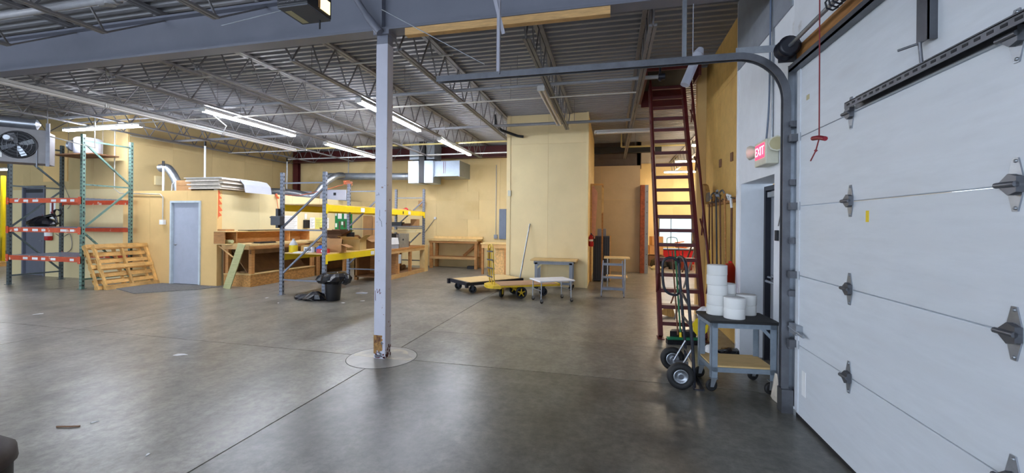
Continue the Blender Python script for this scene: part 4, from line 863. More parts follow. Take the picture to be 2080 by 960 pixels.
part(fe, 'cylinder', MB().lathe([(.07,0),(.08,.03),(.08,.30),(.06,.37),(.03,.40)], 16), W['extred']); part(fe, 'label', MB().lathe([(.0815,.12),(.0815,.30)], 16), W['paper']); part(fe, 'valve', MB().box(-.02,.02,-.05,.03,.40,.44).tube([(0,-.03,.42),(-.1,-.03,.36),(-.11,-.02,.2)], .012, 6), W['black'])
ars = thing('arrow_sign', 'white sign with a red down arrow on the wall by the slate door', 'sign', (-15.2, 8.352, 1.62)); part(ars, 'plate', box(-.11,.11,0,.004,0,.55), W['paper'])
part(ars, 'arrow', MB().prism([(-.04,.48),(.04,.48),(.04,.2),(.085,.2),(0,.05),(-.085,.2),(-.04,.2)], 0, .002, RX(PI/2)), W['redcord'])
single('red_tag', box(-15.6,-15.5,8.345,8.352,1.70,1.74), W['redcord'], 'small red tag beside the slate door frame', 'tag')
cc = thing('cable_coil', 'black cable coiled on the back left upright of the orange rack', 'cable'); part(cc, 'loops', MB().tube([(-14.35+.13*math.cos(k*.6), 7.98+.02*math.sin(k*1.3), 1.78+.09*math.sin(k*.6)) for k in range(32)], .014, 6), W['blackmetal'])
single('wall_wire', MB().tube(spl([(-15.0,8.34,3.6),(-14.8,8.34,2.7),(-14.5,8.34,2.1),(-14.6,8.34,1.9)]), .006, 5), W['joist'], 'thin wire drooping down the wall left of the rack upright', 'wire')
single('cable_loop', MB().tube(spl([(-15.05,8.34,1.2),(-14.8,8.34,1.12),(-14.5,8.34,1.2),(-14.45,8.34,.8),(-14.9,8.34,.6)]), .008, 5), W['joist'], 'thin cable loop on the wall below the extinguisher', 'cable')
tb = thing('black_bag', 'crumpled black bag on the middle wire deck of the orange rack', 'bag', (-14.3, 7.65, 1.42), .1)
def crumple(prof, n, amp, seed, sx=1, sy=1, sz=1):
    rr = random.Random(seed); mb = MB(); vs = []; fs = []; m = len(prof)
    for i, (r, z) in enumerate(prof):
        for k in range(n):
            a = 2*PI*k/n; q = r*(1+amp*(rr.random()-.5)*2); vs.append((q*math.cos(a)*sx, q*math.sin(a)*sy, max(0, (z+amp*.3*r*(rr.random()-.5))*sz)))
    for i in range(m-1):
        for k in range(n): fs.append((i*n+k, i*n+(k+1)%n, (i+1)*n+(k+1)%n, (i+1)*n+k))
    fs.append(tuple(range(n))[::-1]); fs.append(tuple(range((m-1)*n, m*n))); mb.add(vs, fs, False); return mb
part(tb, 'sack', crumple([(.30,0),(.36,.06),(.30,.13),(.18,.22),(.06,.27)], 14, .22, 3, 1.1, .6), W['bag']); part(tb, 'loose_neck', MB().tube([(.1,0,.24),(.3,.02,.30),(.42,.0,.22),(.46,0,.1)], [.05,.045,.03,.02], 7), W['bag'])

# ---------------------------------------------------------------- rubbish bin
bn = thing('rubbish_bin', 'black round rubbish bin with a black liner spilling over its rim', 'bin', (-5.52, 7.45, 0))
part(bn, 'bucket', MB().lathe([(.13,0),(.135,.01),(.165,.38),(.175,.42),(.16,.42),(.12,.03),(.0,.02)], 22), W['black'])
part(bn, 'liner', crumple([(.165,.34),(.24,.36),(.30,.42),(.27,.50),(.19,.56),(.11,.57),(.04,.52)], 22, .16, 5, 1.08, 1), W['bag'])
part(bn, 'liner_flap', crumple([(.02,.32),(.10,.36),(.12,.46),(.07,.53),(.02,.55)], 12, .25, 8), W['bag']).location = (.27, .02, 0)
bg = thing('bin_bag', 'flattened black bin bag lying on the floor beside the bin', 'bag', (-5.88, 7.36, 0), .2)
part(bg, 'sack', crumple([(.18,0),(.20,.04),(.15,.12),(.05,.18)], 14, .3, 11, 1.1, .7), W['bag']); part(bg, 'loose_end', crumple([(.12,0),(.13,.05),(.09,.1),(.02,.12)], 10, .25, 13, 1.5, .8), W['bag']).location = (-.27, .05, 0)

# ---------------------------------------------------------------- platform trucks
def spoked(t, x, y, r, w, m, ang=0, spokes=5, fork=None):
    h = thing_part(t, 'wheel', x, y, r, ang)
    h_t = MB().lathe([(r*.72,-w/2),(r*.96,-w/2),(r,-w*.3),(r,w*.3),(r*.96,w/2),(r*.72,w/2),(r*.72,-w/2)], 26, RX(PI/2))
    part(h, 'tyre', h_t, W['rubber'])
    s = MB().lathe([(r*.22,-w*.55),(r*.22,w*.55)], 14, RX(PI/2))
    for k in range(spokes):
        a = 2*PI*k/spokes+.3; s.bar((0,0,0), (r*.80*math.cos(a), 0, r*.80*math.sin(a)), r*.15, w*.5, (0,1,0))
    part(h, 'spokes', s, m)
    return h
def thing_part(t, name, x, y, z, ang):
    o = mkobj(name, None, t); o.location = (x, y, z); o.rotation_euler = (0, 0, ang); o.empty_display_size = .05; return o
def fork(t, x, y, r, ztop, w, m, ang=0):
    M = TR(x, y, 0) @ RZ(ang)
    part(t, 'caster_fork', MB().box(-.03, .03, -w/2-.012, -w/2-.004, r-.02, ztop, M).box(-.03, .03, w/2+.004, w/2+.012, r-.02, ztop, M).box(-.05, .05, -w/2-.02, w/2+.02, ztop-.01, ztop, M), m)
# black framed truck: deck corners measured on the floor plan
t1 = thing('platform_truck', 'low platform truck with a plywood deck on a black frame, behind the yellow one', 'truck', (-2.93, 9.75, 0), .86)
part(t1, 'deck', box(-.74, .76, -.41, .41, .245, .265), W['plytop'])
part(t1, 'frame', MB().box(-.76,.78,-.44,-.40,.19,.255).box(-.76,.78,.40,.44,.19,.255).box(-.80,-.74,-.45,.45,.19,.27).box(.75,.79,-.44,.44,.19,.255).box(-.1,-.05,-.4,.4,.2,.24), W['blackmetal'])
for y in (-.47, .40): part(t1, 'stake_pocket', box(-.84,-.78,y,y+.07,.15,.265), W['blackmetal'])
for x, y in ((-.60,-.34),(-.60,.34)): spoked(t1, x, y, .088, .045, W['blackmetal'], -.5, 4); fork(t1, x, y, .088, .20, .045, W['blackmetal'], -.5)
for x, y in ((.58,-.34),(.58,.34)): spoked(t1, x, y, .088, .045, W['blackmetal'], 0, 4); fork(t1, x, y, .088, .20, .045, W['blackmetal'])
t2 = thing('platform_truck', 'yellow platform truck with a tall yellow rail handle and big spoked wheels', 'truck', (-1.88, 9.03, 0), .5)
part(t2, 'deck', box(-.58, .72, -.32, .32, .275, .297), W['deckbrown'], 'scuffed brown plywood deck')
part(t2, 'frame', MB().box(-.60,.74,-.35,-.32,.255,.285).box(-.60,.74,.32,.35,.255,.285).box(.70,.75,-.35,.35,.255,.30), W['yelpaint'])
part(t2, 'nose_plate', MB().prism([(-.58,-.35),(-.58,.35),(-.74,.30),(-.84,.17),(-.86,0),(-.84,-.17),(-.74,-.30)], .225, .285), W['yelpaint'])
for y in (-.24, 0, .24): part(t2, 'handle_rail', MB().tube([(-.70,y,.285),(-.73,y,.7),(-.74,y,1.04 if y else 1.12)], .013, 8), W['yelpaint'])
part(t2, 'handle_bow', MB().tube(spl([(-.74,-.24,1.03),(-.74,-.19,1.12),(-.74,0,1.15),(-.74,.19,1.12),(-.74,.24,1.03)]), .013, 8), W['yelpaint'])
for z in (.45,.63,.81,.99): part(t2, 'handle_slat', MB().bar((-.755,-.28,z+.02),(-.755,.28,z-.01),.008,.03), W['greybox'], 'dark grey slat')
for y in (-.29, .29): spoked(t2, -.12, y, .125, .05, W['yelpaint'], 0, 5)
part(t2, 'axle', MB().tube([(-.12,-.29,.125),(-.12,.29,.125)], .016, 8), W['yelpaint'])
for y in (-.24, .22): part(t2, 'axle_bracket', box(-.17,-.07,y,y+.02,.11,.275), W['yelpaint'])
for x, a in ((-.50,.9),(.46,-.2)):
    spoked(t2, x, -.06, .09, .045, W['blackmetal'], a, 4); fork(t2, x, -.06, .09, .225 if x < 0 else .27, .045, W['yelpaint'] if x < 0 else W['blackmetal'], a)
single('steel_pole', MB().tube([(-2.16,10.02,.267),(-2.03,10.565,1.60)], .017, 8), W['galv'], 'slender steel pole leaning on the projection from the black truck', 'pole')
# white table on casters
wt = thing('caster_table', 'small white laminate table on four chrome legs with casters', 'table', (-1.18, 8.61, 0), .58)
part(wt, 'tabletop', MB().prism([(-.39,-.29),(.39,-.29),(.39,.27),(-.39,.27)], .435, .46), W['laminate'], bev=.005)
for x in (-.33, .33):
    for y in (-.225, .21):
        part(wt, 'leg', MB().tube([(x,y,.44),(x*1.02,y,.09)], .013, 8), W['galv'])
        c = part(wt, 'caster', MB().lathe([(.032,-.012),(.036,0),(.032,.012)], 16, TR(x*1.02+.012,y,.037) @ RX(PI/2)), W['rubber']); part(c, 'caster_fork', MB().box(x*1.02-.015,x*1.02+.03,y-.02,y-.014,.035,.09).box(x*1.02-.015,x*1.02+.03,y+.014,y+.02,.035,.09).box(x*1.02-.015,x*1.02+.03,y-.02,y+.02,.086,.094), W['galv'])
for x in (-.33, .33): part(wt, 'stretcher', MB().tube([(x,-.225,.25),(x,.21,.25)], .009, 6), W['galv'])
wb = thing('work_table', 'light wood topped work table on grey steel legs against the projection', 'table')
part(wb, 'tabletop', box(-1.90,-.78,9.98,10.56,.70,.735), W['plytop'])
for x in (-1.76,-.92):
    for y in (10.04,10.48): part(wb, 'leg', box(x-.035,x+.035,y-.02,y+.02,.11,.66), W['tablegrey'])
    part(wb, 'foot', box(x-.025,x+.025,10.02,10.52,.11,.15), W['tablegrey'])
    for y in (10.06,10.46):
        c = part(wb, 'caster', MB().lathe([(.05,-.014),(.055,0),(.05,.014)], 16, TR(x,y,.055) @ RX(PI/2)), W['rubber'])
part(wb, 'apron', MB().box(-1.82,-.86,10.02,10.05,.62,.70).box(-1.82,-.86,10.47,10.5,.62,.70), W['tablegrey']); part(wb, 'lower_stretcher', box(-1.74,-.94,10.26,10.30,.10,.16), W['tablegrey'])
part(wb, 'corner_brace', MB().bar((-1.74,10.03,.52),(-1.62,10.03,.63),.015,.04), W['label'])
# passage
fe2 = thing('fire_extinguisher', 'small red fire extinguisher hung at the edge of the boxed-in projection', 'extinguisher', (-.49, 11.1, 1.02))
part(fe2, 'cylinder', MB().lathe([(.055,0),(.065,.03),(.065,.24),(.04,.30),(.02,.32)], 16), W['extred']); part(fe2, 'valve', MB().box(-.015,.015,-.05,.03,.32,.35).tube([(0,-.03,.33),(.07,-.03,.27),(.06,-.03,.12)], .01, 6), W['black']); part(fe2, 'label', MB().lathe([(.0665,.14),(.0665,.19)], 16), W['paper'])
pf = thing('stud_frame', 'open pine stud frame with pink insulation beside the projection', 'frame')
part(pf, 'stud', box(-.55,-.51,11.85,11.94,0,2.70), W['pine']); part(pf, 'stud', box(-.24,-.20,11.85,11.94,0.0,2.68), W['pineold']); part(pf, 'header', box(-.55,-.20,11.85,11.94,2.70,2.74), W['pine'])
part(pf, 'insulation', MB().prism([(-.54,1.2),(-.42,1.2),(-.38,2.0),(-.36,2.5),(-.46,2.68),(-.54,2.7)], -11.98, -11.95, Matrix(((1,0,0,0),(0,0,-1,0),(0,1,0,0),(0,0,0,1)))), W['insul']); part(pf, 'torn_board', MB().prism([(-.245,1.9),(-.19,1.95),(-.185,2.6),(-.245,2.68)], -11.845, -11.835, Matrix(((1,0,0,0),(0,0,-1,0),(0,1,0,0),(0,0,0,1)))), W['plytop'])
dc = thing('dark_cabinet', 'dark grey upright cabinet with a pale edge in the passage', 'cabinet')
part(dc, 'case', box(-.47,-.02,12.0,12.5,.02,1.27), mat('cabinet_grey', (66,62,64), .5)); part(dc, 'edge_strip', box(-.02,.02,11.99,12.05,.02,1.29), W['pine'])
dr = MB()
for k in range(9): dr.box(-.46+k*.05,-.44+k*.05,11.992,12.0,.05,1.24)
part(dc, 'rib', dr, W['hole'])
single('grey_case', MB().box(-.36,-.12,12.1,12.3,1.27,1.48).box(-.34,-.14,12.09,12.1,1.29,1.46), W['grey'], 'small grey instrument case on top of the dark cabinet', 'case')
pt_ = thing('side_table', 'small plywood topped table behind the grey step stool', 'table')
part(pt_, 'tabletop', box(-.15,.47,10.45,11.0,.765,.79), W['plytop'])
for x in (-.06,.36):
    for y in (10.5,10.95): part(pt_, 'leg', MB().tube([(x,y,.765),(x,y,.0)], .015, 8), W['galv'])
part(pt_, 'lower_shelf', box(-.1,.42,10.5,10.95,.30,.32), W['plytop'])
ss = thing('step_stool', 'grey steel rolling step stool in front of the small table', 'stool', (0.05, 9.65, 0))
for x, s in ((-.22,-1),(.24,1)):
    part(ss, 'side_frame', MB().tube(spl([(x*1.05,-.27,.03),(x,-.2,.40),(x*.92,-.14,.72),(x*.92,-.05,.74),(x*1.0,.25,.2),(x*1.05,.30,.03)]), .014, 8), W['rackgrey'])
part(ss, 'step', MB().box(-.22,.24,-.16,-.02,.69,.735), W['rackgrey']); part(ss, 'step', box(-.21,.23,-.20,-.02,.41,.44), W['rackgrey']); part(ss, 'step', box(-.22,.24,-.26,-.10,.16,.21), W['rackgrey'])
for x in (-.23,.25):
    for y in (-.22,.25): part(ss, 'caster', MB().lathe([(.026,-.01),(.03,0),(.026,.01)], 12, TR(x,y,.03) @ RY(PI/2)), W['rubber'])
ep = thing('doorway_post', 'doorway end post with torn red-brown board and grey drilled steel channel', 'post')
part(ep, 'torn_board', box(.96,1.10,14.36,14.58,0,2.92), mat('red_brown_board', (140,72,44), .8, var=.4, scale=10)); ch = part(ep, 'channel', box(1.10,1.21,14.36,14.60,0,2.92), W['tablegrey'])
hb = MB()
for z in (.3,.62,1.3,2.0,2.35,2.7): hb.lathe([(.014,0),(.014,.002)], 10, TR(1.165,14.36,z) @ RX(PI/2))
part(ch, 'hole', hb, W['hole'])

# ---------------------------------------------------------------- red ship's stair
sr_ = thing('ship_stair', 'steep dark red steel stair rising to a hatch in the roof', 'stair')
def sp_(z): return 6.17+z*2.03/4.25
for x in (.705, 1.285): part(sr_, 'stringer', MB().bar((x, sp_(0)+.06, .02), (x, sp_(4.2)+.06, 4.2), .055, .16, (0,-1,.48)), W['redsteel'])
for k in range(19):
    z = .225+k*.219
    part(sr_, 'tread', MB().box(.733, 1.257, sp_(z)-.03, sp_(z)+.14, z-.012, z).box(.733, 1.257, sp_(z)-.035, sp_(z)-.025, z-.05, z+.004), W['redsteel'])
for x in (.68, 1.36):
    h = part(sr_, 'handrail', MB().tube([(x, sp_(.9)-.30, .9), (x, sp_(4.2)-.30, 4.2)], .02, 8).tube([(x, sp_(.62), .62), (x, sp_(.9)-.30, .9)], .02, 8), W['redsteel'])
    for z in (1.45, 2.5, 3.4): part(h, 'rail_bracket', MB().bar((x, sp_(z), z), (x, sp_(z+.42)-.30, z+.42), .02, .02).bar((x, sp_(z+.25), z+.25), (x, sp_(z-.1)-.30, z-.1), .02, .02), W['redsteel'])
part(sr_, 'foot_plate', MB().box(.66,.75,6.12,6.32,0,.012).box(1.24,1.33,6.12,6.32,0,.012), W['redsteel'])
rh = thing('roof_hatch', 'dark red framed roof hatch at the top of the stair', 'hatch')
part(rh, 'curb', MB().box(.56,.6,7.5,9.1,4.12,4.412).box(1.42,1.46,7.5,8.0,4.12,4.412).box(.6,1.42,7.5,7.54,4.25,4.412).box(.6,1.42,9.06,9.1,4.05,4.412), W['redsteel']); part(rh, 'lid', box(.6,1.42,7.54,9.06,4.38,4.412), W['hole'])

# ---------------------------------------------------------------- hand truck
hk = thing('hand_truck', 'dark steel hand truck with two black pneumatic tyres', 'hand truck')
for y in (4.36, 4.82): part(hk, 'upright', MB().tube([(.81,y,.02),(.80,y,.30),(.74,y,1.0),(.725,y,1.20)], .016, 10), W['blackmetal'])
part(hk, 'top_bow', MB().tube(spl([(.725,4.36,1.19),(.72,4.40,1.25),(.72,4.59,1.27),(.72,4.78,1.25),(.725,4.82,1.19)]), .016, 10), W['blackmetal'])
part(hk, 'loop_handle', MB().tube(spl([(.73,4.82,1.20),(.66,4.82,1.245),(.58,4.82,1.22),(.56,4.82,1.12),(.575,4.82,.93),(.62,4.82,.86),(.70,4.82,.84),(.755,4.82,.87),(.76,4.6,.84),(.765,4.38,.80)]), .014, 8), W['blackmetal'])
part(hk, 'cross_bar', MB().tube([(.80,4.36,.26),(.80,4.82,.26)], .014, 8).tube([(.77,4.36,.62),(.77,4.82,.62)], .012, 8), W['blackmetal'])
part(hk, 'axle', MB().tube([(.68,4.34,.128),(.68,4.90,.128)], .012, 8), W['galv'])
part(hk, 'axle_strut', MB().tube([(.68,4.44,.14),(.795,4.44,.36)], .01, 6).tube([(.68,4.78,.14),(.795,4.78,.36)], .01, 6).box(.69,.82,4.42,4.45,.1,.15).box(.69,.82,4.74,4.77,.1,.15), W['galv'])
part(hk, 'nose_plate', MB().box(.80,.90,4.34,4.86,.0,.012).box(.80,.81,4.34,4.86,.004,.12), W['blackmetal'])
for y in (4.34, 4.88):
    wl = part(hk, 'tyre', MB().lathe([(.068,-.03),(.09,-.042),(.115,-.038),(.127,-.018),(.128,0),(.127,.018),(.115,.038),(.09,.042),(.068,.03),(.068,-.03)], 30, TR(.68,y,.128) @ RX(PI/2)), W['rubber'])
    part(wl, 'rim', MB().lathe([(.02,-.02),(.045,-.012),(.055,-.03),(.07,-.034),(.07,.034),(.055,.03),(.045,.012),(.02,.02)], 24, TR(.68,y,.128) @ RX(PI/2)), W['galv'])
    part(wl, 'hub_cap', MB().lathe([(.022,-.04),(.022,.04)], 12, TR(.68,y,.128) @ RX(PI/2)), W['galvdk'])

# ---------------------------------------------------------------- shop cart with paper rolls
CM = TR(.97, 4.36, 0) @ RZ(.10)
ct = thing('shop_cart', 'blue grey steel shop cart with a black rubber top and a plywood shelf', 'cart', M=CM)
part(ct, 'top_mat', MB().prism([(-.035,-.04),(.60,-.04),(.60,.42),(-.035,.42)], .665, .69), W['rubber'], 'black rubber top', bev=.004)
part(ct, 'top_frame', MB().box(-.01,.57,-.012,.0,.615,.665).box(-.01,.57,.40,.412,.615,.665).box(-.012,0,0,.4,.615,.665).box(.56,.572,0,.4,.615,.665), W['cartblue'])
for x in (0, .53):
    for y in (0, .37):
        part(ct, 'leg', MB().box(x-.012, x+.045, y-.012, y-.006, .13, .66).box(x-.012 if x < .2 else x+.039, x-.006 if x < .2 else x+.045, y-.012, y+.045, .13, .66), W['cartblue'])
        cs = part(ct, 'caster', MB().lathe([(.045,-.014),(.055,-.012),(.056,0),(.055,.012),(.045,.014)], 18, TR(x-.005,y+.005,.056) @ RZ(.3) @ RX(PI/2)), W['rubber'])
        part(cs, 'caster_fork', MB().prism([(x-.02,.045),(x+.01,.045),(x+.04,.13),(x-.012,.13)], -(y-.018), -(y-.012), Matrix(((1,0,0,0),(0,0,-1,0),(0,1,0,0),(0,0,0,1)))).prism([(x-.02,.045),(x+.01,.045),(x+.04,.13),(x-.012,.13)], -(y+.024), -(y+.018), Matrix(((1,0,0,0),(0,0,-1,0),(0,1,0,0),(0,0,0,1)))).box(x-.02,x+.045,y-.03,y+.035,.125,.133), W['galv'])
part(ct, 'shelf_frame', MB().box(-.01,.57,-.012,.0,.19,.235).box(-.01,.57,.40,.412,.19,.235).box(-.012,0,0,.4,.19,.235).box(.56,.572,0,.4,.19,.235), W['cartblue'])
part(ct, 'shelf', box(0,.56,0,.40,.235,.25), W['plytop'], 'stained plywood shelf')
part(ct, 'corner_brace', MB().bar((.44,-.006,.63),(.535,-.006,.53),.006,.03).bar((.02,.39,.52),(.1,.39,.62),.006,.03), W['cartblue'])
rollm = MB().lathe([(.028,0),(.094,0),(.096,.004),(.096,.096),(.094,.10),(.028,.10)], 36).mesh('paper_web', W['roll'])
corem = MB().lathe([(.028,.0),(.028,.1),(.024,.1),(.024,0),(.028,0)], 20).mesh('core', W['core'])
def roll(x, y, k, label):
    t = thing('paper_roll', label, 'roll', (x+.004*((k*7) % 3-1), y+.003*((k*5) % 3-1), .691+k*.101), k*1.1, 'white paper rolls on the cart')
    part(t, 'paper_web', rollm); part(t, 'core', corem, 'brown cardboard core')
nth = ['bottom', 'second from the bottom', 'middle', 'second from the top', 'topmost']
for k in range(5): roll(1.075, 4.66, k, 'white paper roll, %s of the tall stack of five on the cart' % nth[k])
for k in range(2): roll(1.20, 4.50, k, 'white paper roll, %s of the short stack nearest the cart front' % ('lower', 'upper')[k])
for k in range(2): roll(1.37, 4.73, k, 'white paper roll, %s of the short stack nearest the side door' % ('lower', 'upper')[k])
for k in range(3): roll(1.185, 4.80-.02, k, 'white paper roll, %s of the stack of three behind the tall one' % ('lower', 'middle', 'upper')[k])

# ---------------------------------------------------------------- brooms, mops, things by the stair
bs = thing('push_broom', 'push broom with a green head and green handle propped on the stair', 'broom')
part(bs, 'head', MB().bar((.76,5.96,.075),(1.20,6.02,.075),.06,.03), W['green']); part(bs, 'bristles', MB().bar((.755,5.955,.03),(1.205,6.025,.03),.10,.062), W['bag']); part(bs, 'dark_pan', MB().prism([(.80,6.0),(1.14,6.05),(1.10,6.16),(.84,6.12)], .06, .16), W['black'])
part(bs, 'handle', MB().tube([(.935,5.98,.10),(.92,6.44,1.23)], .012, 8), W['green']); part(bs, 'ferrule', MB().tube([(.935,5.98,.09),(.934,6.0,.15)], .017, 8), W['yelplastic'])
single('broom_handle', MB().tube([(.90,5.98,.12),(.875,6.40,1.22)], .011, 8), W['brownstick'], 'brown stick leaning beside the green broom handle', 'stick')
bsb = thing('straw_broom', 'straw broom with a wooden handle leaning behind the stair', 'broom')
part(bsb, 'handle', MB().tube([(1.03,7.75,.18),(1.50,7.95,1.5)], .014, 8), W['brownstick']); part(bsb, 'bristles', MB().prism([(-.05,.16),(.05,.16),(.15,-.02),(-.13,-.02)], -.03, .03, TR(.98,7.73,.03) @ RY(.28) @ RX(PI/2)), W['straw'])
single('metal_bar', MB().bar((1.08,7.55,.0),(1.50,7.9,1.34),.07,.02,(.9,0,-.3)), W['galv'], 'flat grey metal bar leaning behind the stair', 'bar')
yp = thing('floor_sign', 'yellow plastic floor sign hung by the cart below the paper rolls', 'sign', (1.185, 6.02, .05))
part(yp, 'panel', MB().prism([(-.085,.13),(.0,.02),(.085,.13),(.10,.22),(.05,.30),(-.05,.30),(-.10,.22)], 0, .014, RX(PI/2)), W['yelplastic'])
part(yp, 'crumpled_paper', crumple([(.03,.28),(.08,.32),(.10,.40),(.05,.46)], 8, .25, 21), W['paper']).location = (.05, -.03, 0)
single('black_rag', crumple([(.13,0),(.14,.03),(.10,.06),(.02,.08)], 12, .25, 31, 1.0, .7), W['bag'], 'black rag lying on the floor by the side door', 'rag', loc=(1.47, 5.68, 0))
single('white_rag', crumple([(.05,0),(.06,.04),(.03,.09)], 9, .3, 33), W['paper'], 'small crumpled white paper on the floor behind the cart', 'paper', loc=(1.23, 5.7, 0))
rk = thing('tool_rail', 'wooden tool rail screwed to the ochre wall', 'rail'); part(rk, 'board', box(1.61,1.648,5.95,7.7,1.92,1.99), W['pineold'])
pg = MB()
for k in range(8): pg.tube([(1.61,6.05+k*.22,1.96),(1.55,6.05+k*.22,1.98)], .008, 6)
part(rk, 'peg', pg, W['galvdk'])
sv = thing('snow_shovel', 'red snow shovel with a dark handle hung blade down on the ochre wall', 'shovel')
part(sv, 'handle', MB().tube([(1.58,6.10,1.88),(1.58,6.10,1.05)], .015, 8), W['brownstick']); part(sv, 'grip', MB().tube([(1.58,6.10,1.84),(1.57,6.10,1.94),(1.55,6.06,2.0),(1.53,6.12,2.02),(1.56,6.15,1.95)], .018, 8), W['pvc'], 'white and dark grip')
part(sv, 'blade', MB().prism([(-.22,.30),(-.10,.38),(.10,.38),(.22,.30),(.23,0),(-.23,0)], 0, .012, Matrix(((.55,.05,-.8,1.50),(.8,0,.55,5.92),(0,1,.1,.73),(0,0,0,1)))).bar((1.57,6.1,1.12),(1.50,5.95,.75),.04,.03), W['red'])
for y, m, z0, l, hd_ in ((6.62,'brownstick',.75,'brown rake handle hung on the ochre wall','rake'),(6.85,'blackmetal',.7,'dark thin tool handle hung on the ochre wall',''),(7.12,'brownstick',.6,'brown hoe handle farthest along the tool rail','hoe'),(6.36,'pineold',.8,'pale brown handle hung next to the snow shovel','')):
    t = thing('garden_tool', l, 'tool'); part(t, 'handle', MB().tube([(1.58,y,z0),(1.57,y+.06,2.06)], .012, 8), W[m])
    if hd_ == 'rake': part(t, 'tool_head', MB().tube([(1.57,y+.06,2.04),(1.50,y-.05,2.07),(1.45,y-.3,2.02)], .022, 7).tube([(1.50,y-.05,2.07),(1.46,y-.25,2.09)], .018, 6), W['galvdk'])
    elif hd_ == 'hoe': part(t, 'tool_head', MB().box(1.50,1.515,y-.06,y+.14,1.98,2.12).tube([(1.57,y+.06,2.05),(1.51,y+.05,2.06)], .01, 6), W['galvdk'])
    else: part(t, 'hook', MB().tube(spl([(1.57,y+.06,2.05),(1.54,y+.06,2.10),(1.50,y+.06,2.06),(1.50,y+.06,2.0)]), .012, 6).tube([(1.57,y+.06,2.03),(1.615,y+.06,1.97)], .01, 6), W['galvdk'])
hb_ = thing('hanging_broom', 'yellowed straw broom hung head up at the far end of the tool rail', 'broom'); part(hb_, 'bristles', MB().prism([(-.06,0),(.06,0),(.16,.18),(.13,.34),(-.02,.30),(-.12,.2)], -.03, .03, TR(1.52,7.35,1.95) @ RZ(PI/2) @ RX(PI/2)), W['straw']); part(hb_, 'handle', MB().tube([(1.57,7.35,1.95),(1.58,7.38,.8)], .013, 8), W['brownstick']); part(hb_, 'yellow_grip', MB().tube([(1.575,7.37,1.2),(1.58,7.375,1.0)], .02, 8), W['yelplastic'])
for y, w in ((6.30,'nearest the exit sign'),(6.92,'farther from the exit sign')): single('outlet_plate', box(1.63,1.648,y,y+.1,2.5,2.62), W['carddk'], 'small brown outlet plate high on the ochre wall, '+w, 'outlet')
# exit sign
ex = thing('exit_sign', 'cream exit sign with red glowing EXIT letters and emergency lamps above the side door', 'sign')
part(ex, 'housing', box(1.445,1.557,4.44,4.76,2.20,2.44), W['cream_plastic'], bev=.008); part(ex, 'glow_panel', box(1.441,1.445,4.48,4.73,2.27,2.41), W['exitred'])
text(ex, 'EXIT', .125, Matrix(((0,0,-1,1.440),(-1,0,0,4.605),(0,1,0,2.337),(0,0,0,1))), W['exitdk'])
for y, s in ((4.415,1),(4.80,-1)):
    l = part(ex, 'emergency_lamp', MB().lathe([(.03,0),(.05,.02),(.075,.08),(.075,.10)], 8, TR(1.53 if s > 0 else 1.5,y,2.37) @ RZ((1.25 if s > 0 else .7)*s) @ RY(-PI/2)), W['cream_plastic']); part(l, 'lamp_lens', MB().lathe([(.06,.1),(.06,.103)], 12, TR(1.53 if s > 0 else 1.5,y,2.37) @ RZ((1.25 if s > 0 else .7)*s) @ RY(-PI/2)), W['label'])
cdx = thing('power_cord', 'grey conduit and blue cord dropping from the ceiling to the exit sign', 'cord'); part(cdx, 'tube', MB().tube([(1.545,4.58,4.4),(1.545,4.58,2.44)], .01, 6), W['galv']); part(cdx, 'cord', MB().tube(spl([(1.54,4.64,4.2),(1.53,4.61,3.4),(1.53,4.63,2.8),(1.53,4.70,2.44)]), .009, 6), W['bluepanel'])
single('door_switch', box(1.535,1.557,4.42,4.47,1.46,1.56), W['hole'], 'small dark switch on the white wall edge by the side door', 'switch')
single('wall_wire', MB().tube(spl([(1.55,4.30,2.2),(1.55,4.32,1.85),(1.55,4.42,1.6)]), .005, 5), W['joist'], 'thin wire looping down the white wall beside the door track', 'wire')
single('broken_plaster', crumple([(.10,0),(.12,.05),(.06,.16),(.02,.24)], 8, .3, 41, .25, 1), W['drywall'], 'broken plaster heap at the foot of the white wall by the door track', 'rubble', loc=(1.50, 4.30, 0))

# ---------------------------------------------------------------- far room clutter
tc_ = thing('tool_cabinet', 'low red cabinet in the bright far room', 'cabinet', (2.75, 17.6, 0)); part(tc_, 'case', box(-.75,.75,-.3,.3,.08,.62), W['red']); part(tc_, 'drawer_gap', MB().box(-.74,.74,-.305,-.3,.3,.31).box(-.02,.02,-.305,-.3,.1,.6), W['hole']); part(tc_, 'worktop', box(-.78,.78,-.32,.32,.62,.66), W['blackmetal'])
mw = thing('lawn_mower', 'small dark mower with a looped handle in the far room', 'mower', (2.45, 16.75, 0), .3)
part(mw, 'deck', MB().lathe([(.25,.1),(.27,.16),(.2,.28),(.1,.34),(.08,.42)], 16), W['blackmetal']); part(mw, 'handle', MB().tube(spl([(-.2,.1,.25),(-.22,.3,.7),(-.2,.4,1.05),(-.1,.42,1.12),(.1,.42,1.12),(.2,.4,1.05),(.22,.3,.7),(.2,.1,.25)]), .014, 7), W['blackmetal'])
for x in (-.25,.25):
    for y in (-.2,.2): part(mw, 'wheel', MB().lathe([(.06,-.025),(.1,-.02),(.1,.02),(.06,.025)], 16, TR(x,y,.1) @ RY(PI/2)), W['rubber'])
single('orange_hose', MB().tube([(2.75+.22*math.cos(k*.5)+.04*math.sin(k), 17.6+.16*math.sin(k*.5), .68+.012*k) for k in range(24)], .022, 7), W['orangecord'], 'orange hose coiled on the red cabinet', 'hose')
single('folded_panel', MB().bar((2.95,17.4,.66),(3.4,17.55,.86),.4,.015), W['boardgrey'], 'grey sheet tilted on the red cabinet', 'sheet')
single('red_jerrycan', MB().box(-.16,.16,-.1,.1,0,.36).box(-.06,.06,-.03,.03,.36,.42), W['red'], 'red fuel can on the floor of the far room', 'can', loc=(3.05, 15.7, 0), rz=.3, bev=.03)
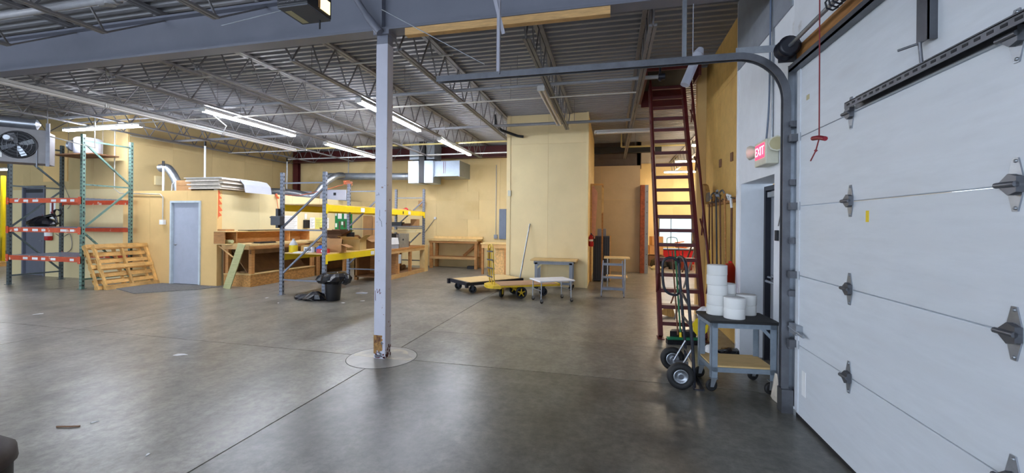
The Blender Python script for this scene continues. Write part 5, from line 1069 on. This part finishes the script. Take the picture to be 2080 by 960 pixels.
single('brown_drum', MB().lathe([(.17,0),(.19,.03),(.19,.32),(.17,.36)], 16), mat('rust_red_drum', (150,60,48), .5), 'rust red drum beside the fuel can', 'drum', loc=(2.66, 15.9, 0))
for k, (x, y, z, w, m) in enumerate(((1.75,17.2,0,.55,'carddk'),(1.72,17.2,.45,.5,'card'),(1.76,17.25,.8,.42,'card'))): single('carton', box(-w/2,w/2,-w/2,w/2,0,.42 if k == 0 else .34), W[m], '%s carton of the stack behind the doorway post' % ('bottom','middle','top')[k], 'box', 'far room cartons', loc=(x,y,z+.005*k), rz=.1*k)
single('black_sack', crumple([(.2,0),(.28,.1),(.24,.3),(.1,.42)], 12, .2, 51), W['bag'], 'black sack on the floor behind the doorway post', 'bag', loc=(1.75,16.2,0))
single('yellow_sack', crumple([(.16,0),(.2,.06),(.12,.14)], 10, .2, 52), W['label'], 'small yellowish sack in front of the black one', 'bag', loc=(1.62,15.75,0))
single('black_bucket', MB().lathe([(.12,0),(.15,.3),(.14,.3),(.11,.02),(0,.02)], 16), W['black'], 'black bucket in front of the red cabinet', 'bucket', loc=(2.2,16.1,0))
# ---------------------------------------------------------------- side bay at far left
yr = thing('yellow_rack', 'yellow steel rack standing in the side bay at the left edge', 'rack', (-20.9, 10, 0))
for x in (-.9,.3):
    for y in (0,.9): part(yr, 'upright', box(x-.05,x+.05,y-.04,y+.04,0,3.1), W['beamyellow'])
for z in (.2,1.2,2.3): part(yr, 'beam', box(-.9,.3,-.03,.03,z,z+.1), W['beamyellow'])
part(yr, 'mesh_guard', MB().bar((-.9,-.03,.3),(.3,-.03,1.2),.02,.02).bar((.3,-.03,.3),(-.9,-.03,1.2),.02,.02).bar((-.9,-.03,1.3),(.3,-.03,2.3),.02,.02).bar((.3,-.03,1.3),(-.9,-.03,2.3),.02,.02), W['beamyellow'])
single('blue_drum', MB().lathe([(.28,0),(.3,.05),(.3,.4),(.31,.42),(.3,.44),(.3,.8),(.28,.84)], 20), mat('teal_drum', (30,120,150), .4), 'teal blue drum in front of the yellow rack', 'drum', loc=(-20.5, 9.5, .14))
pb = thing('wooden_pallet', 'wooden pallet under the teal drum in the side bay', 'pallet', (-20.5, 9.5, 0))
for k in range(5): part(pb, 'deck_board', box(-.5,.5,-.45+k*.2,-.35+k*.2,.12,.14), W['pallet'])
for x in (-.5,-.02,.46): part(pb, 'stringer', box(x,x+.04,-.45,.45,0,.12), W['pallet'])
# ---------------------------------------------------------------- near left object and floor scraps
bl = thing('lidded_drum', 'dark brown round-topped drum at the lower left corner of the view', 'drum', (-2.80, 1.18, 0))
part(bl, 'body', MB().lathe([(.19,0),(.20,.02),(.20,.47),(.195,.49)], 28), W['rubber']); part(bl, 'lid', MB().lathe([(.20,.48),(.215,.495),(.21,.55),(.17,.585),(.08,.60),(.0,.602)], 28), mat('dark_brown_lid', (66,58,58), .6, var=.1, scale=40))
for k, (x, y, s, l) in enumerate(((-4.98,3.92,.075,'large white paper scrap on the open floor'),(-3.96,2.44,.022,'tiny white scrap on the floor near the front'),(-7.0,7.3,.05,'white scrap beside the nearest rack upright'),(-6.35,6.9,.03,'small white scrap left of the bin'),(-5.15,7.25,.04,'white scrap just right of the bin'),(-4.9,7.55,.04,'white scrap between the bin and the column'),(-9.4,5.0,.06,'white scrap far out on the left floor'),(-3.06,2.19,.02,'tiny pale chip near the diagonal joint'))):
    single('paper_scrap', MB().prism([(-s,-s*.3),(-s*.2,-s*.55),(s*.5,-s*.2),(s*1.2,-s*.15),(s*.3,s*.4),(-s*.7,s*.45)], 0, .003), W['paper'], l, 'paper', 'paper scraps on the floor', loc=(x,y,.001), rz=k*.7+.3)
single('floor_twig', MB().tube([(-4.14,2.31,.006),(-4.05,2.33,.008),(-3.98,2.36,.006)], .006, 5), W['carddk'], 'dark splinter of wood on the near floor', 'splinter')
single('packing_slip', box(-.12,.12,-.04,.04,0,.012), W['boardgrey'], 'flat pale slip on the floor behind the bin', 'paper', loc=(-5.45,8.35,0), rz=.2)

# ---------------------------------------------------------------- separate joined repeats into parts of their own
SPLIT = {'hanger_rod','end_rod','coupling','end_cap','beam_clip','hanger_wire','peg','end_clip','hanger_strap','white_squares','pictures','worn_label','jamb_bracket','joint_ring','box_half','seam','apron','caster_fork','axle_strut','foot_plate','cross_bar'}
STUFF = {'slots','strut_slots','wire_deck','print','fan_guard','rib','hole','hole_marks','red_marks','bolt','rust_speckle','chipped_paint','red_scribble','spring'}
def islands(me):
    par = list(range(len(me.vertices)))
    def find(i):
        while par[i] != i: par[i] = par[par[i]]; i = par[i]
        return i
    seen = {}
    for v in me.vertices:
        k = tuple(round(c, 4) for c in v.co)
        if k in seen: par[find(v.index)] = find(seen[k])
        else: seen[k] = v.index
    for p in me.polygons:
        a = find(p.vertices[0])
        for i in p.vertices[1:]: par[find(i)] = a
    out = {}
    for p in me.polygons: out.setdefault(find(p.vertices[0]), []).append(p)
    return list(out.values())
cache = {}
for o in list(col.objects):
    if o.type != 'MESH' or not o.parent: continue
    base = o.name.split('.')[0]
    if base in STUFF: o['kind'] = 'stuff'
    if base not in SPLIT: continue
    me = o.data
    if me.name not in cache:
        res = []
        for isl in islands(me):
            idx = sorted({i for p in isl for i in p.vertices}); mp = {v: k for k, v in enumerate(idx)}
            nm = bpy.data.meshes.new(base.rstrip('s') if base in ('white_squares', 'pictures') else base)
            nm.from_pydata([me.vertices[i].co[:] for i in idx], [], [[mp[i] for i in p.vertices] for p in isl])
            nm.polygons.foreach_set('use_smooth', [p.use_smooth for p in isl])
            nm.materials.append(me.materials[0]); nm.update(); res.append(nm)
        cache[me.name] = res
    res = cache[me.name]
    if len(res) < 2: continue
    for k, nm in enumerate(res):
        if k == 0: o.data = nm
        else:
            q = o.copy(); q.data = nm; col.objects.link(q)
